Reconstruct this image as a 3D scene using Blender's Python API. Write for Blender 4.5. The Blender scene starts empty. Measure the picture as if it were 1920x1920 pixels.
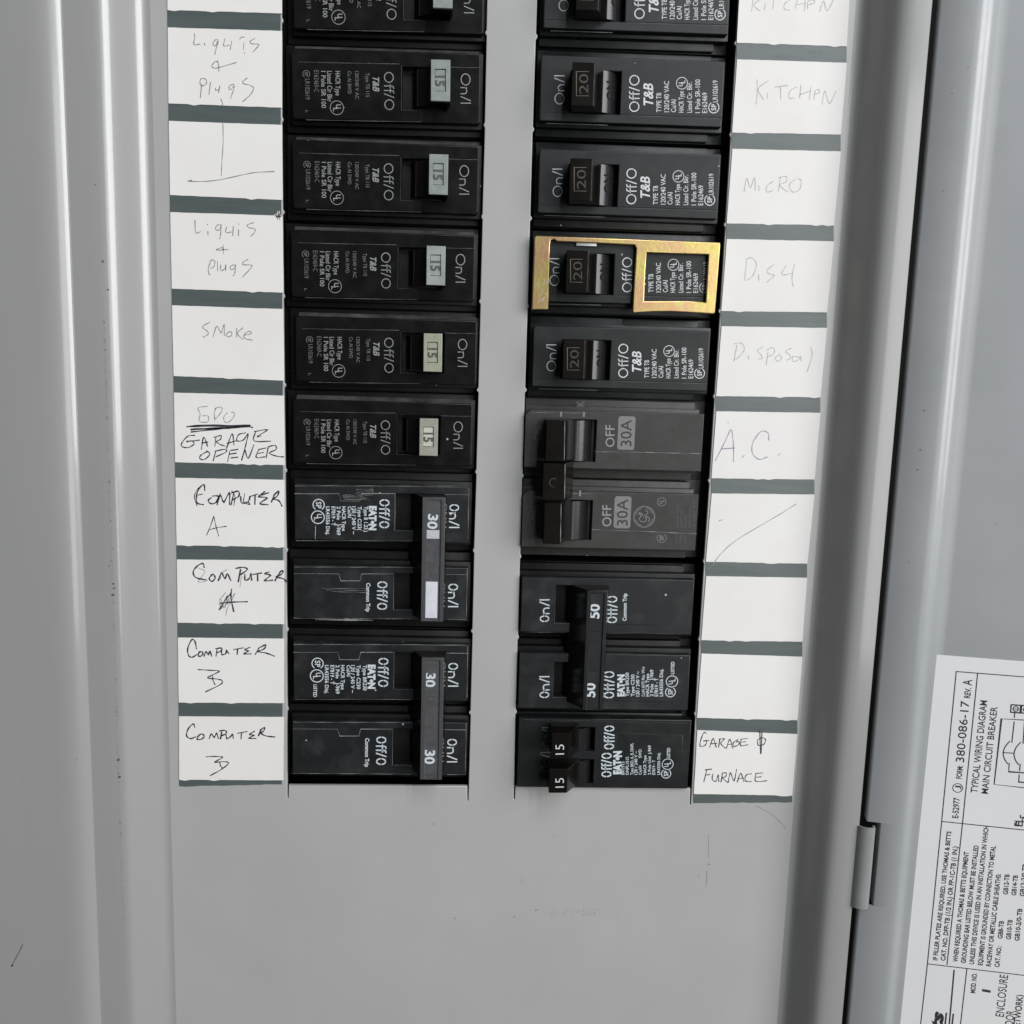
import bpy, bmesh, math, random
from mathutils import Vector, Matrix
random.seed(7)
R = math.radians
C = bpy.context.scene.collection
sc = bpy.context.scene
S = 0.001          # everything below is laid out in millimetres on the panel; the scene is in metres
H = 1.35           # height of the bottom of the breaker openings above the floor

# ------------------------------------------------------------------ camera
F = 1800.0
RV = Vector((0.1512, 0.038957, -0.02618))
TV = Vector((-6.8308, -88.654, -309.96))
RM = Matrix.Rotation(RV.length, 3, RV.normalized())
CP = -(RM.transposed() @ TV)                 # camera in panel millimetres (x right, y up, z out)

def W(x, y, z):
    return Vector((x * S, -z * S, H + y * S))
RX = Matrix.Rotation(R(90), 4, 'X')
cam = bpy.data.cameras.new('camera')
cam.sensor_width = 36.0
cam.lens = F / 1920.0 * 36.0
cam.clip_start = 0.01
cam.clip_end = 50
co = bpy.data.objects.new('camera', cam)
C.objects.link(co)
co.matrix_world = Matrix.Translation(W(*CP)) @ RX @ RM.transposed().to_4x4()
sc.camera = co

def P(px, py, z=0.0):
    """point of the panel (mm) that stands at height z above the cover, seen at photo position px, py"""
    d = RM.transposed() @ Vector(((px - 960) / F, -(py - 960) / F, -1.0))
    c = CP
    if TILT:           # the open door: its own plane, turned about the hinge line
        h = Vector((TILT[0], 0, 0)); m = TILT[1]
        c = m @ (CP - h) + h; d = m @ d
    t = (z - c.z) / d.z
    return Vector((c.x + d.x * t, c.y + d.y * t))
TILT = None

# ------------------------------------------------------------------ world and lamps
w = bpy.data.worlds.new('World')
sc.world = w
w.use_nodes = True
bg = w.node_tree.nodes['Background']
bg.inputs[0].default_value = (0.93, 0.97, 1.0, 1)
bg.inputs[1].default_value = 0.055

def area(name, pos, target, sx, sy, power, col):
    l = bpy.data.lights.new(name, 'AREA')
    l.shape = 'RECTANGLE'; l.size = sx; l.size_y = sy; l.energy = power; l.color = col
    o = bpy.data.objects.new(name, l); C.objects.link(o)
    p = W(*pos); o.location = p
    o.rotation_euler = (W(*target) - p).to_track_quat('-Z', 'Y').to_euler()
    return o
area('open_doorway_light', (1950, 700, 1700), (20, 110, 0), 1.5, 1.8, 70, (0.98, 0.99, 1.0))
area('doorway_upper_light', (430, 1450, 1500), (0, 130, 0), 0.11, 1.2, 11, (0.90, 0.94, 1.0))
area('doorway_upper_light_far', (800, 1450, 1450), (0, 130, 0), 0.12, 1.2, 11, (0.90, 0.94, 1.0))
area('doorway_lower_light', (560, 120, 1450), (0, 130, 0), 0.42, 1.0, 4.2, (0.99, 1.0, 0.98))
sc.view_settings.view_transform = 'Standard'
sc.view_settings.look = 'None'
sc.view_settings.exposure = 0.0
sc.view_settings.gamma = 1.0

# ------------------------------------------------------------------ materials
def mat(name, col, rough=0.5, metal=0.0, spec=0.5, col2=None, nscale=60, namt=0.5, bump=0.0, bscale=2500,
        coat=0.0, dust=0.0, rvar=0.0, wave=0.0, stretch=None, film=0.015):
    m = bpy.data.materials.new(name); m.use_nodes = True
    nt = m.node_tree; n = nt.nodes; l = nt.links; b = n['Principled BSDF']
    b.inputs['Base Color'].default_value = (*col, 1)
    b.inputs['Roughness'].default_value = rough
    b.inputs['Metallic'].default_value = metal
    b.inputs['Specular IOR Level'].default_value = spec
    b.inputs['Coat Weight'].default_value = coat
    b.inputs['Coat Roughness'].default_value = 0.11
    tc = n.new('ShaderNodeTexCoord'); oi = n.new('ShaderNodeObjectInfo')     # every piece gets its own patch of dust and grain
    va = n.new('ShaderNodeVectorMath'); va.operation = 'MULTIPLY_ADD'; va.inputs[1].default_value = (3.1, 1.7, 0.9)
    l.new(oi.outputs['Random'], va.inputs[0]); l.new(tc.outputs['Object'], va.inputs[2]); src = va.outputs['Vector']
    if stretch:
        mp = n.new('ShaderNodeMapping'); mp.inputs['Scale'].default_value = stretch
        l.new(src, mp.inputs['Vector']); src2 = mp.outputs['Vector']
    else:
        src2 = src
    colsock = None
    if col2:
        ns = n.new('ShaderNodeTexNoise'); ns.inputs['Scale'].default_value = nscale
        ns.inputs['Detail'].default_value = 6; ns.inputs['Roughness'].default_value = 0.6
        l.new(src2, ns.inputs['Vector'])
        rp = n.new('ShaderNodeValToRGB'); rp.color_ramp.elements[0].position = 0.5 - namt / 2
        rp.color_ramp.elements[1].position = 0.5 + namt / 2
        rp.color_ramp.elements[0].color = (*col, 1); rp.color_ramp.elements[1].color = (*col2, 1)
        l.new(ns.outputs['Fac'], rp.inputs['Fac']); colsock = rp.outputs['Color']
    if dust > 0:
        v = n.new('ShaderNodeTexVoronoi'); v.inputs['Scale'].default_value = 330
        l.new(src, v.inputs['Vector'])
        sx = n.new('ShaderNodeSeparateColor'); l.new(v.outputs['Color'], sx.inputs['Color'])
        a = n.new('ShaderNodeMath'); a.operation = 'MULTIPLY'; a.inputs[1].default_value = 0.13   # random radius
        l.new(sx.outputs['Red'], a.inputs[0])
        c = n.new('ShaderNodeMath'); c.operation = 'LESS_THAN'; l.new(v.outputs['Distance'], c.inputs[0]); l.new(a.outputs[0], c.inputs[1])
        g = n.new('ShaderNodeMath'); g.operation = 'GREATER_THAN'; g.inputs[1].default_value = 1 - dust; l.new(sx.outputs['Green'], g.inputs[0])
        k = n.new('ShaderNodeMath'); k.operation = 'MULTIPLY'; l.new(c.outputs[0], k.inputs[0]); l.new(g.outputs[0], k.inputs[1])
        # thin film of dust, patchy
        nd = n.new('ShaderNodeTexNoise'); nd.inputs['Scale'].default_value = 140; nd.inputs['Detail'].default_value = 8
        l.new(src, nd.inputs['Vector'])
        mr = n.new('ShaderNodeMapRange'); mr.inputs['From Min'].default_value = 0.5; mr.inputs['From Max'].default_value = 0.8
        mr.inputs['To Max'].default_value = film; l.new(nd.outputs['Fac'], mr.inputs['Value'])
        mx = n.new('ShaderNodeMath'); mx.operation = 'MAXIMUM'; l.new(k.outputs[0], mx.inputs[0]); l.new(mr.outputs[0], mx.inputs[1])
        mc = n.new('ShaderNodeMix'); mc.data_type = 'RGBA'
        l.new(mx.outputs[0], mc.inputs['Factor'])
        if colsock: l.new(colsock, mc.inputs['A'])
        else: mc.inputs['A'].default_value = (*col, 1)
        mc.inputs['B'].default_value = (0.36, 0.36, 0.35, 1)
        colsock = mc.outputs['Result']
    if colsock: l.new(colsock, b.inputs['Base Color'])
    if rvar > 0:
        nr = n.new('ShaderNodeTexNoise'); nr.inputs['Scale'].default_value = 220; nr.inputs['Detail'].default_value = 7
        l.new(src2, nr.inputs['Vector'])
        m2 = n.new('ShaderNodeMapRange'); m2.inputs['To Min'].default_value = rough - rvar; m2.inputs['To Max'].default_value = rough + rvar
        m2.inputs['From Min'].default_value = 0.3; m2.inputs['From Max'].default_value = 0.7
        l.new(nr.outputs['Fac'], m2.inputs['Value']); l.new(m2.outputs[0], b.inputs['Roughness'])
    if bump > 0:
        nb = n.new('ShaderNodeTexNoise'); nb.inputs['Scale'].default_value = bscale; nb.inputs['Detail'].default_value = 2
        l.new(src, nb.inputs['Vector'])
        bp = n.new('ShaderNodeBump'); bp.inputs['Strength'].default_value = bump; bp.inputs['Distance'].default_value = 0.0001
        l.new(nb.outputs['Fac'], bp.inputs['Height'])
        last = bp
        if wave > 0:
            n3 = n.new('ShaderNodeTexNoise'); n3.inputs['Scale'].default_value = 28; n3.inputs['Detail'].default_value = 1
            l.new(src, n3.inputs['Vector'])
            b3 = n.new('ShaderNodeBump'); b3.inputs['Strength'].default_value = 1.0; b3.inputs['Distance'].default_value = wave
            l.new(n3.outputs['Fac'], b3.inputs['Height']); l.new(bp.outputs[0], b3.inputs['Normal']); last = b3
        l.new(last.outputs[0], b.inputs['Normal'])
    return m

M = {}
M['paint'] = mat('grey_painted_steel', (0.322, 0.319, 0.308), 0.34, spec=0.62, col2=(0.40, 0.397, 0.384), nscale=13, namt=0.9, bump=0.22, bscale=1700, rvar=0.02, wave=0.0005)
M['paint_shaded'] = mat('shaded_grey_moulding', (0.255, 0.253, 0.246), 0.3, spec=0.5, coat=0.8, col2=(0.31, 0.307, 0.298), nscale=16, namt=0.9, bump=0.1, bscale=1700, rvar=0.0, stretch=(1, .25, 1))  # darker copy of the cover paint: dimmer light on folds and trim put into colour
M['door'] = mat('grey_painted_door', (0.275, 0.287, 0.293), 0.36, spec=0.5, coat=0.25, col2=(0.315, 0.325, 0.33), nscale=22, namt=0.5, bump=0.12, bscale=1700, rvar=0.04, wave=0.0003)
M['hinge'] = mat('shaded_grey_hinge_paint', (0.20, 0.203, 0.20), 0.3, spec=0.5, coat=0.8, col2=(0.26, 0.262, 0.258), nscale=80, bump=0.1, bscale=1700)  # the shade on the curled leaf is put into a darker grey
M['blk'] = mat('glossy_black_plastic', (0.005, 0.005, 0.005), 0.3, spec=0.22, dust=0.10, bump=0.12, bscale=5000, rvar=0.07)
M['blk_base'] = mat('dark_base_plastic', (0.005, 0.005, 0.005), 0.5, spec=0.25, dust=0.08, rvar=0.08)
M['blk_r'] = mat('satin_black_plastic', (0.008, 0.0095, 0.010), 0.38, spec=0.36, film=0.035, dust=0.07, bump=0.12, bscale=5000, rvar=0.06)
M['blk_g'] = mat('faded_black_plastic', (0.031, 0.0285, 0.0255), 0.46, spec=0.33, film=0.03, dust=0.12, bump=0.25, bscale=4000, col2=(0.042, 0.042, 0.041), nscale=300, rvar=0.06)
M['blk_e'] = mat('dusty_black_plastic', (0.010, 0.011, 0.012), 0.42, spec=0.36, film=0.06, dust=0.16, bump=0.15, bscale=4000, rvar=0.08)
M['blk_h'] = mat('black_handle_plastic', (0.0050, 0.0042, 0.0034), 0.16, spec=0.45, bump=0.03, bscale=5000, rvar=0.02, dust=0.03, film=0.004)
M['blk_t'] = mat('handle_tie_plastic', (0.05, 0.05, 0.05), 0.45, spec=0.5, bump=0.3, bscale=4000, dust=0.1, rvar=0.06)
M['blk_in'] = mat('handle_tie_insert_plastic', (0.045, 0.045, 0.048), 0.4, spec=0.4, bump=0.4, bscale=3000, dust=0.15, col2=(0.09, 0.09, 0.095), nscale=500, namt=0.6)
M['dusty'] = mat('dusty_and_lit_edge', (0.012, 0.012, 0.0115), 0.5, spec=0.4, dust=0.2, col2=(0.075, 0.072, 0.066), nscale=160, namt=0.5, film=0.12)  # dust on the upper chamfer, and the painted lit edge at the right end
M['void'] = mat('dark_slot_plastic', (0.004, 0.004, 0.004), 0.6, spec=0.2)
M['drum'] = mat('polished_black_plastic', (0.010, 0.010, 0.011), 0.24, spec=0.45, bump=0.1, bscale=900)
def capm(name, a, b): return mat(name, a, 0.42, spec=0.4, col2=b, nscale=420, namt=0.5, bump=0.5, bscale=1300, rvar=0.1)
M['cap_blue'] = capm('blue_grey_cap', (0.19, 0.215, 0.205), (0.27, 0.295, 0.28))
M['cap_grey'] = capm('pale_grey_cap', (0.22, 0.24, 0.225), (0.33, 0.35, 0.325))
M['cap_green'] = capm('greenish_cap', (0.25, 0.265, 0.19), (0.33, 0.34, 0.265))
M['cap_in'] = capm('cream_number_insert', (0.40, 0.40, 0.35), (0.56, 0.55, 0.47))
M['cap_beige'] = capm('beige_cap', (0.25, 0.24, 0.20), (0.33, 0.315, 0.27))
M['pr'] = mat('white_print', (0.62, 0.63, 0.63), 0.6, col2=(0.50, 0.51, 0.51), nscale=900)
M['pr_d'] = mat('worn_grey_print', (0.15, 0.15, 0.145), 0.6, col2=(0.085, 0.085, 0.08), nscale=900)
M['pr_m'] = mat('grey_print', (0.30, 0.30, 0.29), 0.6, col2=(0.20, 0.20, 0.195), nscale=900)
M['pr_g'] = mat('faded_grey_print', (0.20, 0.20, 0.195), 0.6, col2=(0.15, 0.15, 0.15), nscale=700)
M['pr_x'] = mat('very_faint_print', (0.10, 0.10, 0.10), 0.6, col2=(0.06, 0.06, 0.06), nscale=700)
M['pr_e'] = mat('bluish_white_print', (0.58, 0.63, 0.66), 0.6, col2=(0.46, 0.51, 0.54), nscale=900)
M['scr'] = mat('scuffed_plastic', (0.28, 0.28, 0.27), 0.7, col2=(0.10, 0.10, 0.10), nscale=900, namt=0.4)
M['edge'] = mat('worn_and_lit_plastic_edge', (0.10, 0.10, 0.098), 0.6, col2=(0.02, 0.02, 0.02), nscale=700, namt=0.4)  # worn edges, and the highlight painted along the 20 handles
M['edge_b'] = mat('painted_edge_glint', (0.34, 0.33, 0.30), 0.5, col2=(0.16, 0.155, 0.14), nscale=500)  # highlight on the joined handle's edges, put into a pale colour
M['paper'] = mat('label_card', (0.69, 0.66, 0.625), 0.6, spec=0.3, col2=(0.74, 0.725, 0.705), nscale=32, bump=0.15, bscale=2000)
M['band'] = mat('dark_green_grey_band', (0.068, 0.085, 0.083), 0.34, spec=0.6, col2=(0.088, 0.105, 0.103), nscale=160, bump=0.2, bscale=2500, stretch=(.3, 3, 1), rvar=0.08)
M['sheet'] = mat('printed_paper_sheet', (0.67, 0.66, 0.655), 0.6, spec=0.3, col2=(0.70, 0.69, 0.685), nscale=40, bump=0.1, bscale=2000)
M['ink'] = mat('black_printing_ink', (0.022, 0.022, 0.024), 0.6)
M['pen'] = mat('black_pen_ink', (0.020, 0.016, 0.024), 0.55, col2=(0.055, 0.048, 0.06), nscale=1500)
M['pencil'] = mat('pencil_graphite', (0.17, 0.165, 0.17), 0.5, col2=(0.30, 0.29, 0.29), nscale=1500)
M['pencil_l'] = mat('faint_pencil_graphite', (0.31, 0.295, 0.295), 0.5, col2=(0.47, 0.45, 0.445), nscale=1500)
M['purple'] = mat('purple_pen_ink', (0.22, 0.18, 0.26), 0.5, col2=(0.32, 0.27, 0.34), nscale=1500)
M['grime'] = mat('grey_scuff', (0.20, 0.21, 0.21), 0.6)
M['grime_d'] = mat('dark_scuff', (0.07, 0.07, 0.07), 0.6)
M['sticker'] = mat('shiny_blank_sticker', (0.52, 0.52, 0.58), 0.3, col2=(0.66, 0.66, 0.71), nscale=300, bump=0.5, bscale=1200)
M['foil'] = mat('rough_silver_foil', (0.42, 0.42, 0.45), 0.5, col2=(0.6, 0.6, 0.63), nscale=2500, bump=0.9, bscale=2500, metal=0.3)
M['rawsteel'] = mat('bare_bright_edge', (0.62, 0.63, 0.62), 0.35, metal=0.2)

def brass():
    m = bpy.data.materials.new('yellow_chromate_plating'); m.use_nodes = True
    nt = m.node_tree; n = nt.nodes; l = nt.links; b = n['Principled BSDF']
    b.inputs['Metallic'].default_value = 0.85; b.inputs['Roughness'].default_value = 0.32
    tc = n.new('ShaderNodeTexCoord'); ns = n.new('ShaderNodeTexNoise'); ns.inputs['Scale'].default_value = 75; ns.inputs['Detail'].default_value = 3
    l.new(tc.outputs['Object'], ns.inputs['Vector'])
    r = n.new('ShaderNodeValToRGB'); e = r.color_ramp.elements
    e[0].position = 0.30; e[0].color = (0.22, 0.27, 0.05, 1); e[1].position = 0.38; e[1].color = (0.62, 0.53, 0.17, 1)
    for p, c in ((0.45, (0.64, 0.49, 0.19, 1)), (0.60, (0.62, 0.38, 0.21, 1)), (0.68, (0.62, 0.54, 0.20, 1)), (0.76, (0.26, 0.34, 0.09, 1))):
        x = e.new(p); x.color = c
    l.new(ns.outputs['Fac'], r.inputs['Fac'])
    n2 = n.new('ShaderNodeTexNoise'); n2.inputs['Scale'].default_value = 900; n2.inputs['Detail'].default_value = 4
    l.new(tc.outputs['Object'], n2.inputs['Vector'])
    mx = n.new('ShaderNodeMix'); mx.data_type = 'RGBA'; mx.blend_type = 'MULTIPLY'; mx.inputs['Factor'].default_value = 0.45
    l.new(r.outputs['Color'], mx.inputs['A']); l.new(n2.outputs['Color'], mx.inputs['B'])
    mx2 = n.new('ShaderNodeMix'); mx2.data_type = 'RGBA'; mx2.inputs['Factor'].default_value = 0.3
    l.new(mx.outputs['Result'], mx2.inputs['A']); l.new(r.outputs['Color'], mx2.inputs['B'])
    l.new(mx2.outputs['Result'], b.inputs['Base Color'])
    bp = n.new('ShaderNodeBump'); bp.inputs['Strength'].default_value = 0.35; bp.inputs['Distance'].default_value = 0.0001
    l.new(n2.outputs['Fac'], bp.inputs['Height']); l.new(bp.outputs[0], b.inputs['Normal'])
    return m
M['brass'] = brass()

# ------------------------------------------------------------------ mesh builder (mm, panel axes)
FONT = {}
def font_mesh(s, bold=0.0, shear=0.0):
    k = (s, bold, shear)
    if k not in FONT:
        c = bpy.data.curves.new('t', 'FONT'); c.body = s; c.size = 1; c.offset = bold; c.shear = shear; c.resolution_u = 3
        o = bpy.data.objects.new('t', c)
        me = bpy.data.meshes.new_from_object(o)
        vs = [(v.co.x, v.co.y) for v in me.vertices]; fs = [tuple(p.vertices) for p in me.polygons]
        bpy.data.objects.remove(o); bpy.data.curves.remove(c); bpy.data.meshes.remove(me)
        FONT[k] = (vs, fs)
    return FONT[k]
CAP = max(v[1] for v in font_mesh('H')[0])

def catmull(p, n=5):
    if len(p) < 3: return [Vector(a) for a in p]
    p = [Vector(a) for a in p]; q = [2 * p[0] - p[1]] + p + [2 * p[-1] - p[-2]]; out = []
    for i in range(1, len(q) - 2):
        a, b, c, d = q[i - 1:i + 3]
        for k in range(n):
            t = k / n
            out.append(0.5 * ((2 * b) + (c - a) * t + (2 * a - 5 * b + 4 * c - d) * t * t + (3 * b - a - 3 * c + d) * t ** 3))
    out.append(q[-2]); return out

class MB:
    def __init__(s): s.v = []; s.f = []
    def add(s, vs, fs):
        b = len(s.v); s.v += [tuple(x) for x in vs]; s.f += [tuple(i + b for i in f) for f in fs]; return s
    def bm(s, bm):
        bm.verts.ensure_lookup_table(); bm.verts.index_update()
        s.add([v.co[:] for v in bm.verts], [[v.index for v in f.verts] for f in bm.faces]); bm.free(); return s
    def box(s, x0, x1, y0, y1, z0, z1, bev=0.0, seg=2):
        b = bmesh.new(); bmesh.ops.create_cube(b, size=1)
        for v in b.verts:
            v.co = Vector(((x0 + x1) / 2 + v.co.x * (x1 - x0), (y0 + y1) / 2 + v.co.y * (y1 - y0), (z0 + z1) / 2 + v.co.z * (z1 - z0)))
        if bev > 0: bmesh.ops.bevel(b, geom=list(b.edges), offset=bev, segments=seg, profile=0.5, affect='EDGES')
        return s.bm(b)
    def prism(s, prof, y0, y1, taper=0.0, bev=0.0):
        """closed profile of (x, z) run along y"""
        n = len(prof)
        b = bmesh.new()
        zt = max(p[1] for p in prof); zb = min(p[1] for p in prof)
        def yy(z, sgn): return sgn * taper * (1 - (z - zb) / (zt - zb + 1e-9))
        A = [b.verts.new((x, y0 - yy(z, 1), z)) for x, z in prof]
        B = [b.verts.new((x, y1 + yy(z, 1), z)) for x, z in prof]
        for i in range(n):
            j = (i + 1) % n; b.faces.new((A[i], A[j], B[j], B[i]))
        b.faces.new(A[::-1]); b.faces.new(B)
        bmesh.ops.recalc_face_normals(b, faces=b.faces)
        if bev > 0: bmesh.ops.bevel(b, geom=list(b.edges), offset=bev, segments=1, profile=0.5, affect='EDGES')
        return s.bm(b)
    def sheet(s, prof, y0, y1, t=1.0, ny=1):
        """open profile (x, z) run along y with a thickness under it"""
        top = list(prof); n = len(top)
        nor = []
        for i in range(n):
            a = top[max(0, i - 1)]; c = top[min(n - 1, i + 1)]
            d = Vector((c[0] - a[0], c[1] - a[1])).normalized(); nor.append(Vector((-d.y, d.x)))
        ring = [(x, z) for x, z in top] + [(top[i][0] - nor[i].x * t, top[i][1] - nor[i].y * t) for i in range(n - 1, -1, -1)]
        m = len(ring); vs = []; fs = []
        for k in range(ny + 1):
            y = y0 + (y1 - y0) * k / ny; vs += [(x, y, z) for x, z in ring]
        for k in range(ny):
            for i in range(m):
                j = (i + 1) % m; fs.append((k * m + i, k * m + j, (k + 1) * m + j, (k + 1) * m + i))
        fs.append(tuple(range(m - 1, -1, -1))); fs.append(tuple(range(ny * m, ny * m + m)))
        return s.add(vs, fs)
    def poly(s, outer, holes, z0, z1, bev=0.15, seg=1):
        """flat plate with holes between z0 and z1"""
        c = bpy.data.curves.new('p', 'CURVE'); c.dimensions = '2D'; c.fill_mode = 'BOTH'
        c.extrude = (z1 - z0) / 2 - bev; c.bevel_depth = bev; c.bevel_resolution = seg; c.offset = -bev
        for lp in [outer] + list(holes):
            sp = c.splines.new('POLY'); sp.points.add(len(lp) - 1); sp.use_cyclic_u = True
            for i, p in enumerate(lp): sp.points[i].co = (p[0], p[1], 0, 1)
        o = bpy.data.objects.new('p', c); me = bpy.data.meshes.new_from_object(o)
        zc = (z0 + z1) / 2
        s.add([(v.co.x, v.co.y, v.co.z + zc) for v in me.vertices], [tuple(p.vertices) for p in me.polygons])
        bpy.data.objects.remove(o); bpy.data.curves.remove(c); bpy.data.meshes.remove(me)
        return s
    def ribbon(s, pts, wd, z, smooth=True, vary=0.0, closed=False):
        """flat stroke of width wd on the plane z"""
        p = catmull(pts) if smooth else [Vector(a) for a in pts]
        n = len(p)
        if n < 2: return s
        vs = []; fs = []
        ph = random.random() * 6
        for i in range(n):
            if closed: a = p[(i - 1) % n]; c = p[(i + 1) % n]
            else: a = p[max(0, i - 1)]; c = p[min(n - 1, i + 1)]
            d = (c - a)
            d = d.normalized() if d.length > 1e-9 else Vector((1, 0))
            k = 1.0
            if not closed and 0 < i < n - 1:
                e = (p[i] - p[i - 1])
                if e.length > 1e-9: k = min(1.8, 1 / max(0.4, abs(e.normalized().dot(d))))
            hw = wd / 2 * k * (1 + vary * math.sin(ph + i * 1.1))
            q = Vector((-d.y, d.x)) * hw
            vs += [(p[i].x + q.x, p[i].y + q.y, z), (p[i].x - q.x, p[i].y - q.y, z)]
        m = n if closed else n - 1
        for i in range(m):
            j = (i + 1) % n
            fs.append((2 * i, 2 * i + 1, 2 * j + 1, 2 * j))
        if not closed:      # rounded tips
            for i, sg in ((0, -1), (n - 1, 1)):
                a = p[i]; d = ((p[1] - p[0]) if i == 0 else (p[-1] - p[-2])).normalized() * sg * wd * 0.35
                b = len(vs); vs.append((a.x + d.x, a.y + d.y, z))
                fs.append((2 * i, 2 * i + 1, b) if sg < 0 else (2 * i + 1, 2 * i, b))
        # all faces up
        out = []
        for f in fs:
            x = [Vector(vs[i]) for i in f]
            nz = (x[1] - x[0]).cross(x[2] - x[0]).z
            out.append(f if nz > 0 else f[::-1])
        return s.add(vs, out)
    def ring(s, c, r, wd, z, a0=0, a1=360, n=28, sx=1.0, ux=Vector((1, 0))):
        uy = Vector((-ux.y, ux.x)); full = abs(a1 - a0) >= 360
        pts = [Vector(c) + ux * (math.cos(R(a0 + (a1 - a0) * i / n)) * r * sx) + uy * (math.sin(R(a0 + (a1 - a0) * i / n)) * r) for i in range(n if full else n + 1)]
        return s.ribbon(pts, wd, z, smooth=False, closed=full)
    def text(s, st, a, b, cap, z, bold=0.0, shear=0.0, wfree=False):
        """text from mm point a to mm point b, capital height cap (mm)"""
        a = Vector(a); b = Vector(b); u = (b - a); L = u.length; u.normalize(); v = Vector((-u.y, u.x))
        vs, fs = font_mesh(st, bold, shear)
        x0 = min(q[0] for q in vs); x1 = max(q[0] for q in vs)
        kx = L / (x1 - x0); ky = cap / CAP
        if wfree: kx = ky
        return s.add([(a.x + u.x * (q[0] - x0) * kx + v.x * q[1] * ky, a.y + u.y * (q[0] - x0) * kx + v.y * q[1] * ky, z) for q in vs], fs)
    def build(s, name, m, parent=None, org=(0, 0, 0), smooth=True, ang=32):
        me = bpy.data.meshes.new(name)
        ox, oy, oz = (list(org) + [0])[:3]
        me.from_pydata([((x - ox) * S, (y - oy) * S, (z - oz) * S) for x, y, z in s.v], [], s.f)
        me.update()
        if smooth:
            me.polygons.foreach_set('use_smooth', [True] * len(me.polygons))
            me.set_sharp_from_angle(angle=R(ang))
        me.materials.append(m)
        o = bpy.data.objects.new(name, me); C.objects.link(o)
        if parent is not None: o.parent = parent
        return o

def place(o, x, y, z=0.0, th=0.0):
    o.location = W(x, y, z); o.rotation_euler = (R(90), -th, 0)
def tag(o, label=None, cat=None, group=None, kind=None):
    if label: o['label'] = label
    if cat: o['category'] = cat
    if group: o['group'] = group
    if kind: o['kind'] = kind
    return o
def root(name, label, cat, org, group=None):
    o = bpy.data.objects.new(name, None); o.empty_display_size = 0.01; C.objects.link(o)
    place(o, org[0], org[1], org[2] if len(org) > 2 else 0)
    return tag(o, label, cat, group)
def dup(o, parent=None):
    c = o.copy(); C.objects.link(c); c.parent = parent
    for ch in list(o.children): dup(ch, c)
    return c
def child(o, name):
    for c in o.children:
        if c.name.split('.')[0] == name: return c

def sc_at(px, py, z=0): return (P(px + 1, py, z) - P(px, py, z)).length
def prect(l, t, r, b, z=0):
    cx, cy = (l + r) / 2, (t + b) / 2
    return P(l, cy, z).x, P(r, cy, z).x, P(cx, b, z).y, P(cx, t, z).y
def ptext(mb, st, a, b, cap, z, **k):
    return mb.text(st, P(*a, z), P(*b, z), cap * sc_at(*a, z), z + 0.03, **k)

# switch words built of strokes: unit cap height, baseline at 0
def glyph(ch, x, sten, wide):
    out = []
    if ch == 'O':
        rx = 0.5 * wide; cx = x + rx; n = 9
        gaps = 4 if sten else (2 if sten is None else 0)
        if sten:
            for a in (8, 98, 188, 278):
                out.append([(cx + (rx - .06) * math.cos(R(a + t * 74 / n)), 0.5 + 0.44 * math.sin(R(a + t * 74 / n))) for t in range(n + 1)])
        else:
            out.append([(cx + (rx - .05) * math.cos(R(-20 + t * 350 / 24)), 0.5 + 0.45 * math.sin(R(-20 + t * 350 / 24))) for t in range(25)])
        return out, x + 2 * rx + 0.16
    if ch == 'n':
        a = 0.5
        out.append([(x, 0), (x, 0.62)])
        out.append([(x, 0.42), (x + .08, 0.57), (x + a * .55, 0.62), (x + a * .9, 0.52), (x + a, 0.35), (x + a, 0)])
        return out, x + a + 0.22
    if ch == 'f':
        out.append([(x + .12, 0), (x + .12, 0.75), (x + .17, 0.93), (x + .38, 0.98)]); out.append([(x - .02, 0.62), (x + .32, 0.62)])
        return out, x + 0.42
    if ch == '/':
        out.append([(x, 0), (x + .34, 1)]); return out, x + 0.5
    if ch == 'I':
        out.append([(x + .03, 0), (x + .03, 1)]); return out, x + .1
def pword(mb, word, a, b, cap, z, wd, sten=False, wide=1.0):
    x = 0; st = []
    for ch in word:
        o, x = glyph(ch, x, sten, wide); st += o
    x1 = max(p[0] for q in st for p in q) + .03; x0 = min(p[0] for q in st for p in q)
    A = P(*a, z); B = P(*b, z); u = B - A; L = u.length; u.normalize(); v = Vector((-u.y, u.x)); c = cap * sc_at(*a, z); w_ = wd * c
    for q in st:
        mb.ribbon([A + u * ((p[0] - x0) / (x1 - x0) * L) + v * (p[1] * c) for p in q], w_, z + 0.03, smooth=False)
def ul_mark(mb, c, rpx, z, u, wd=0.11):
    """the listing mark: ring with a raised U and a lowered L"""
    q = P(*c, z); r = rpx * sc_at(*c, z); v = Vector((-u.y, u.x)); z += .03
    mb.ring(q, r - wd * r / 2, wd * r, z)
    mb.text('U', q + u * (-.48 * r) + v * (-.12 * r), q + u * (.08 * r) + v * (-.12 * r), .68 * r, z, bold=0.02)
    mb.text('L', q + u * (.02 * r) + v * (-.52 * r), q + u * (.5 * r) + v * (-.52 * r), .62 * r, z, bold=0.02)
def csa_mark(mb, c, rpx, z, u, wd=0.16):
    q = P(*c, z); r = rpx * sc_at(*c, z); v = Vector((-u.y, u.x)); z += .03
    mb.ring(q, r - wd * r / 2, wd * r, z, 35, 325, ux=u)
    mb.text('S', q + u * (-.5 * r) + v * (-.42 * r), q + u * (-.02 * r) + v * (-.42 * r), .84 * r, z, bold=0.02)
    mb.text('P', q + u * (.08 * r) + v * (-.42 * r), q + u * (.6 * r) + v * (-.42 * r), .84 * r, z, bold=0.02)

DN = Vector((0, -1)); UP = Vector((0, 1))
YB, YT = -150, 330       # the sheet metal runs on above and below the picture

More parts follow.
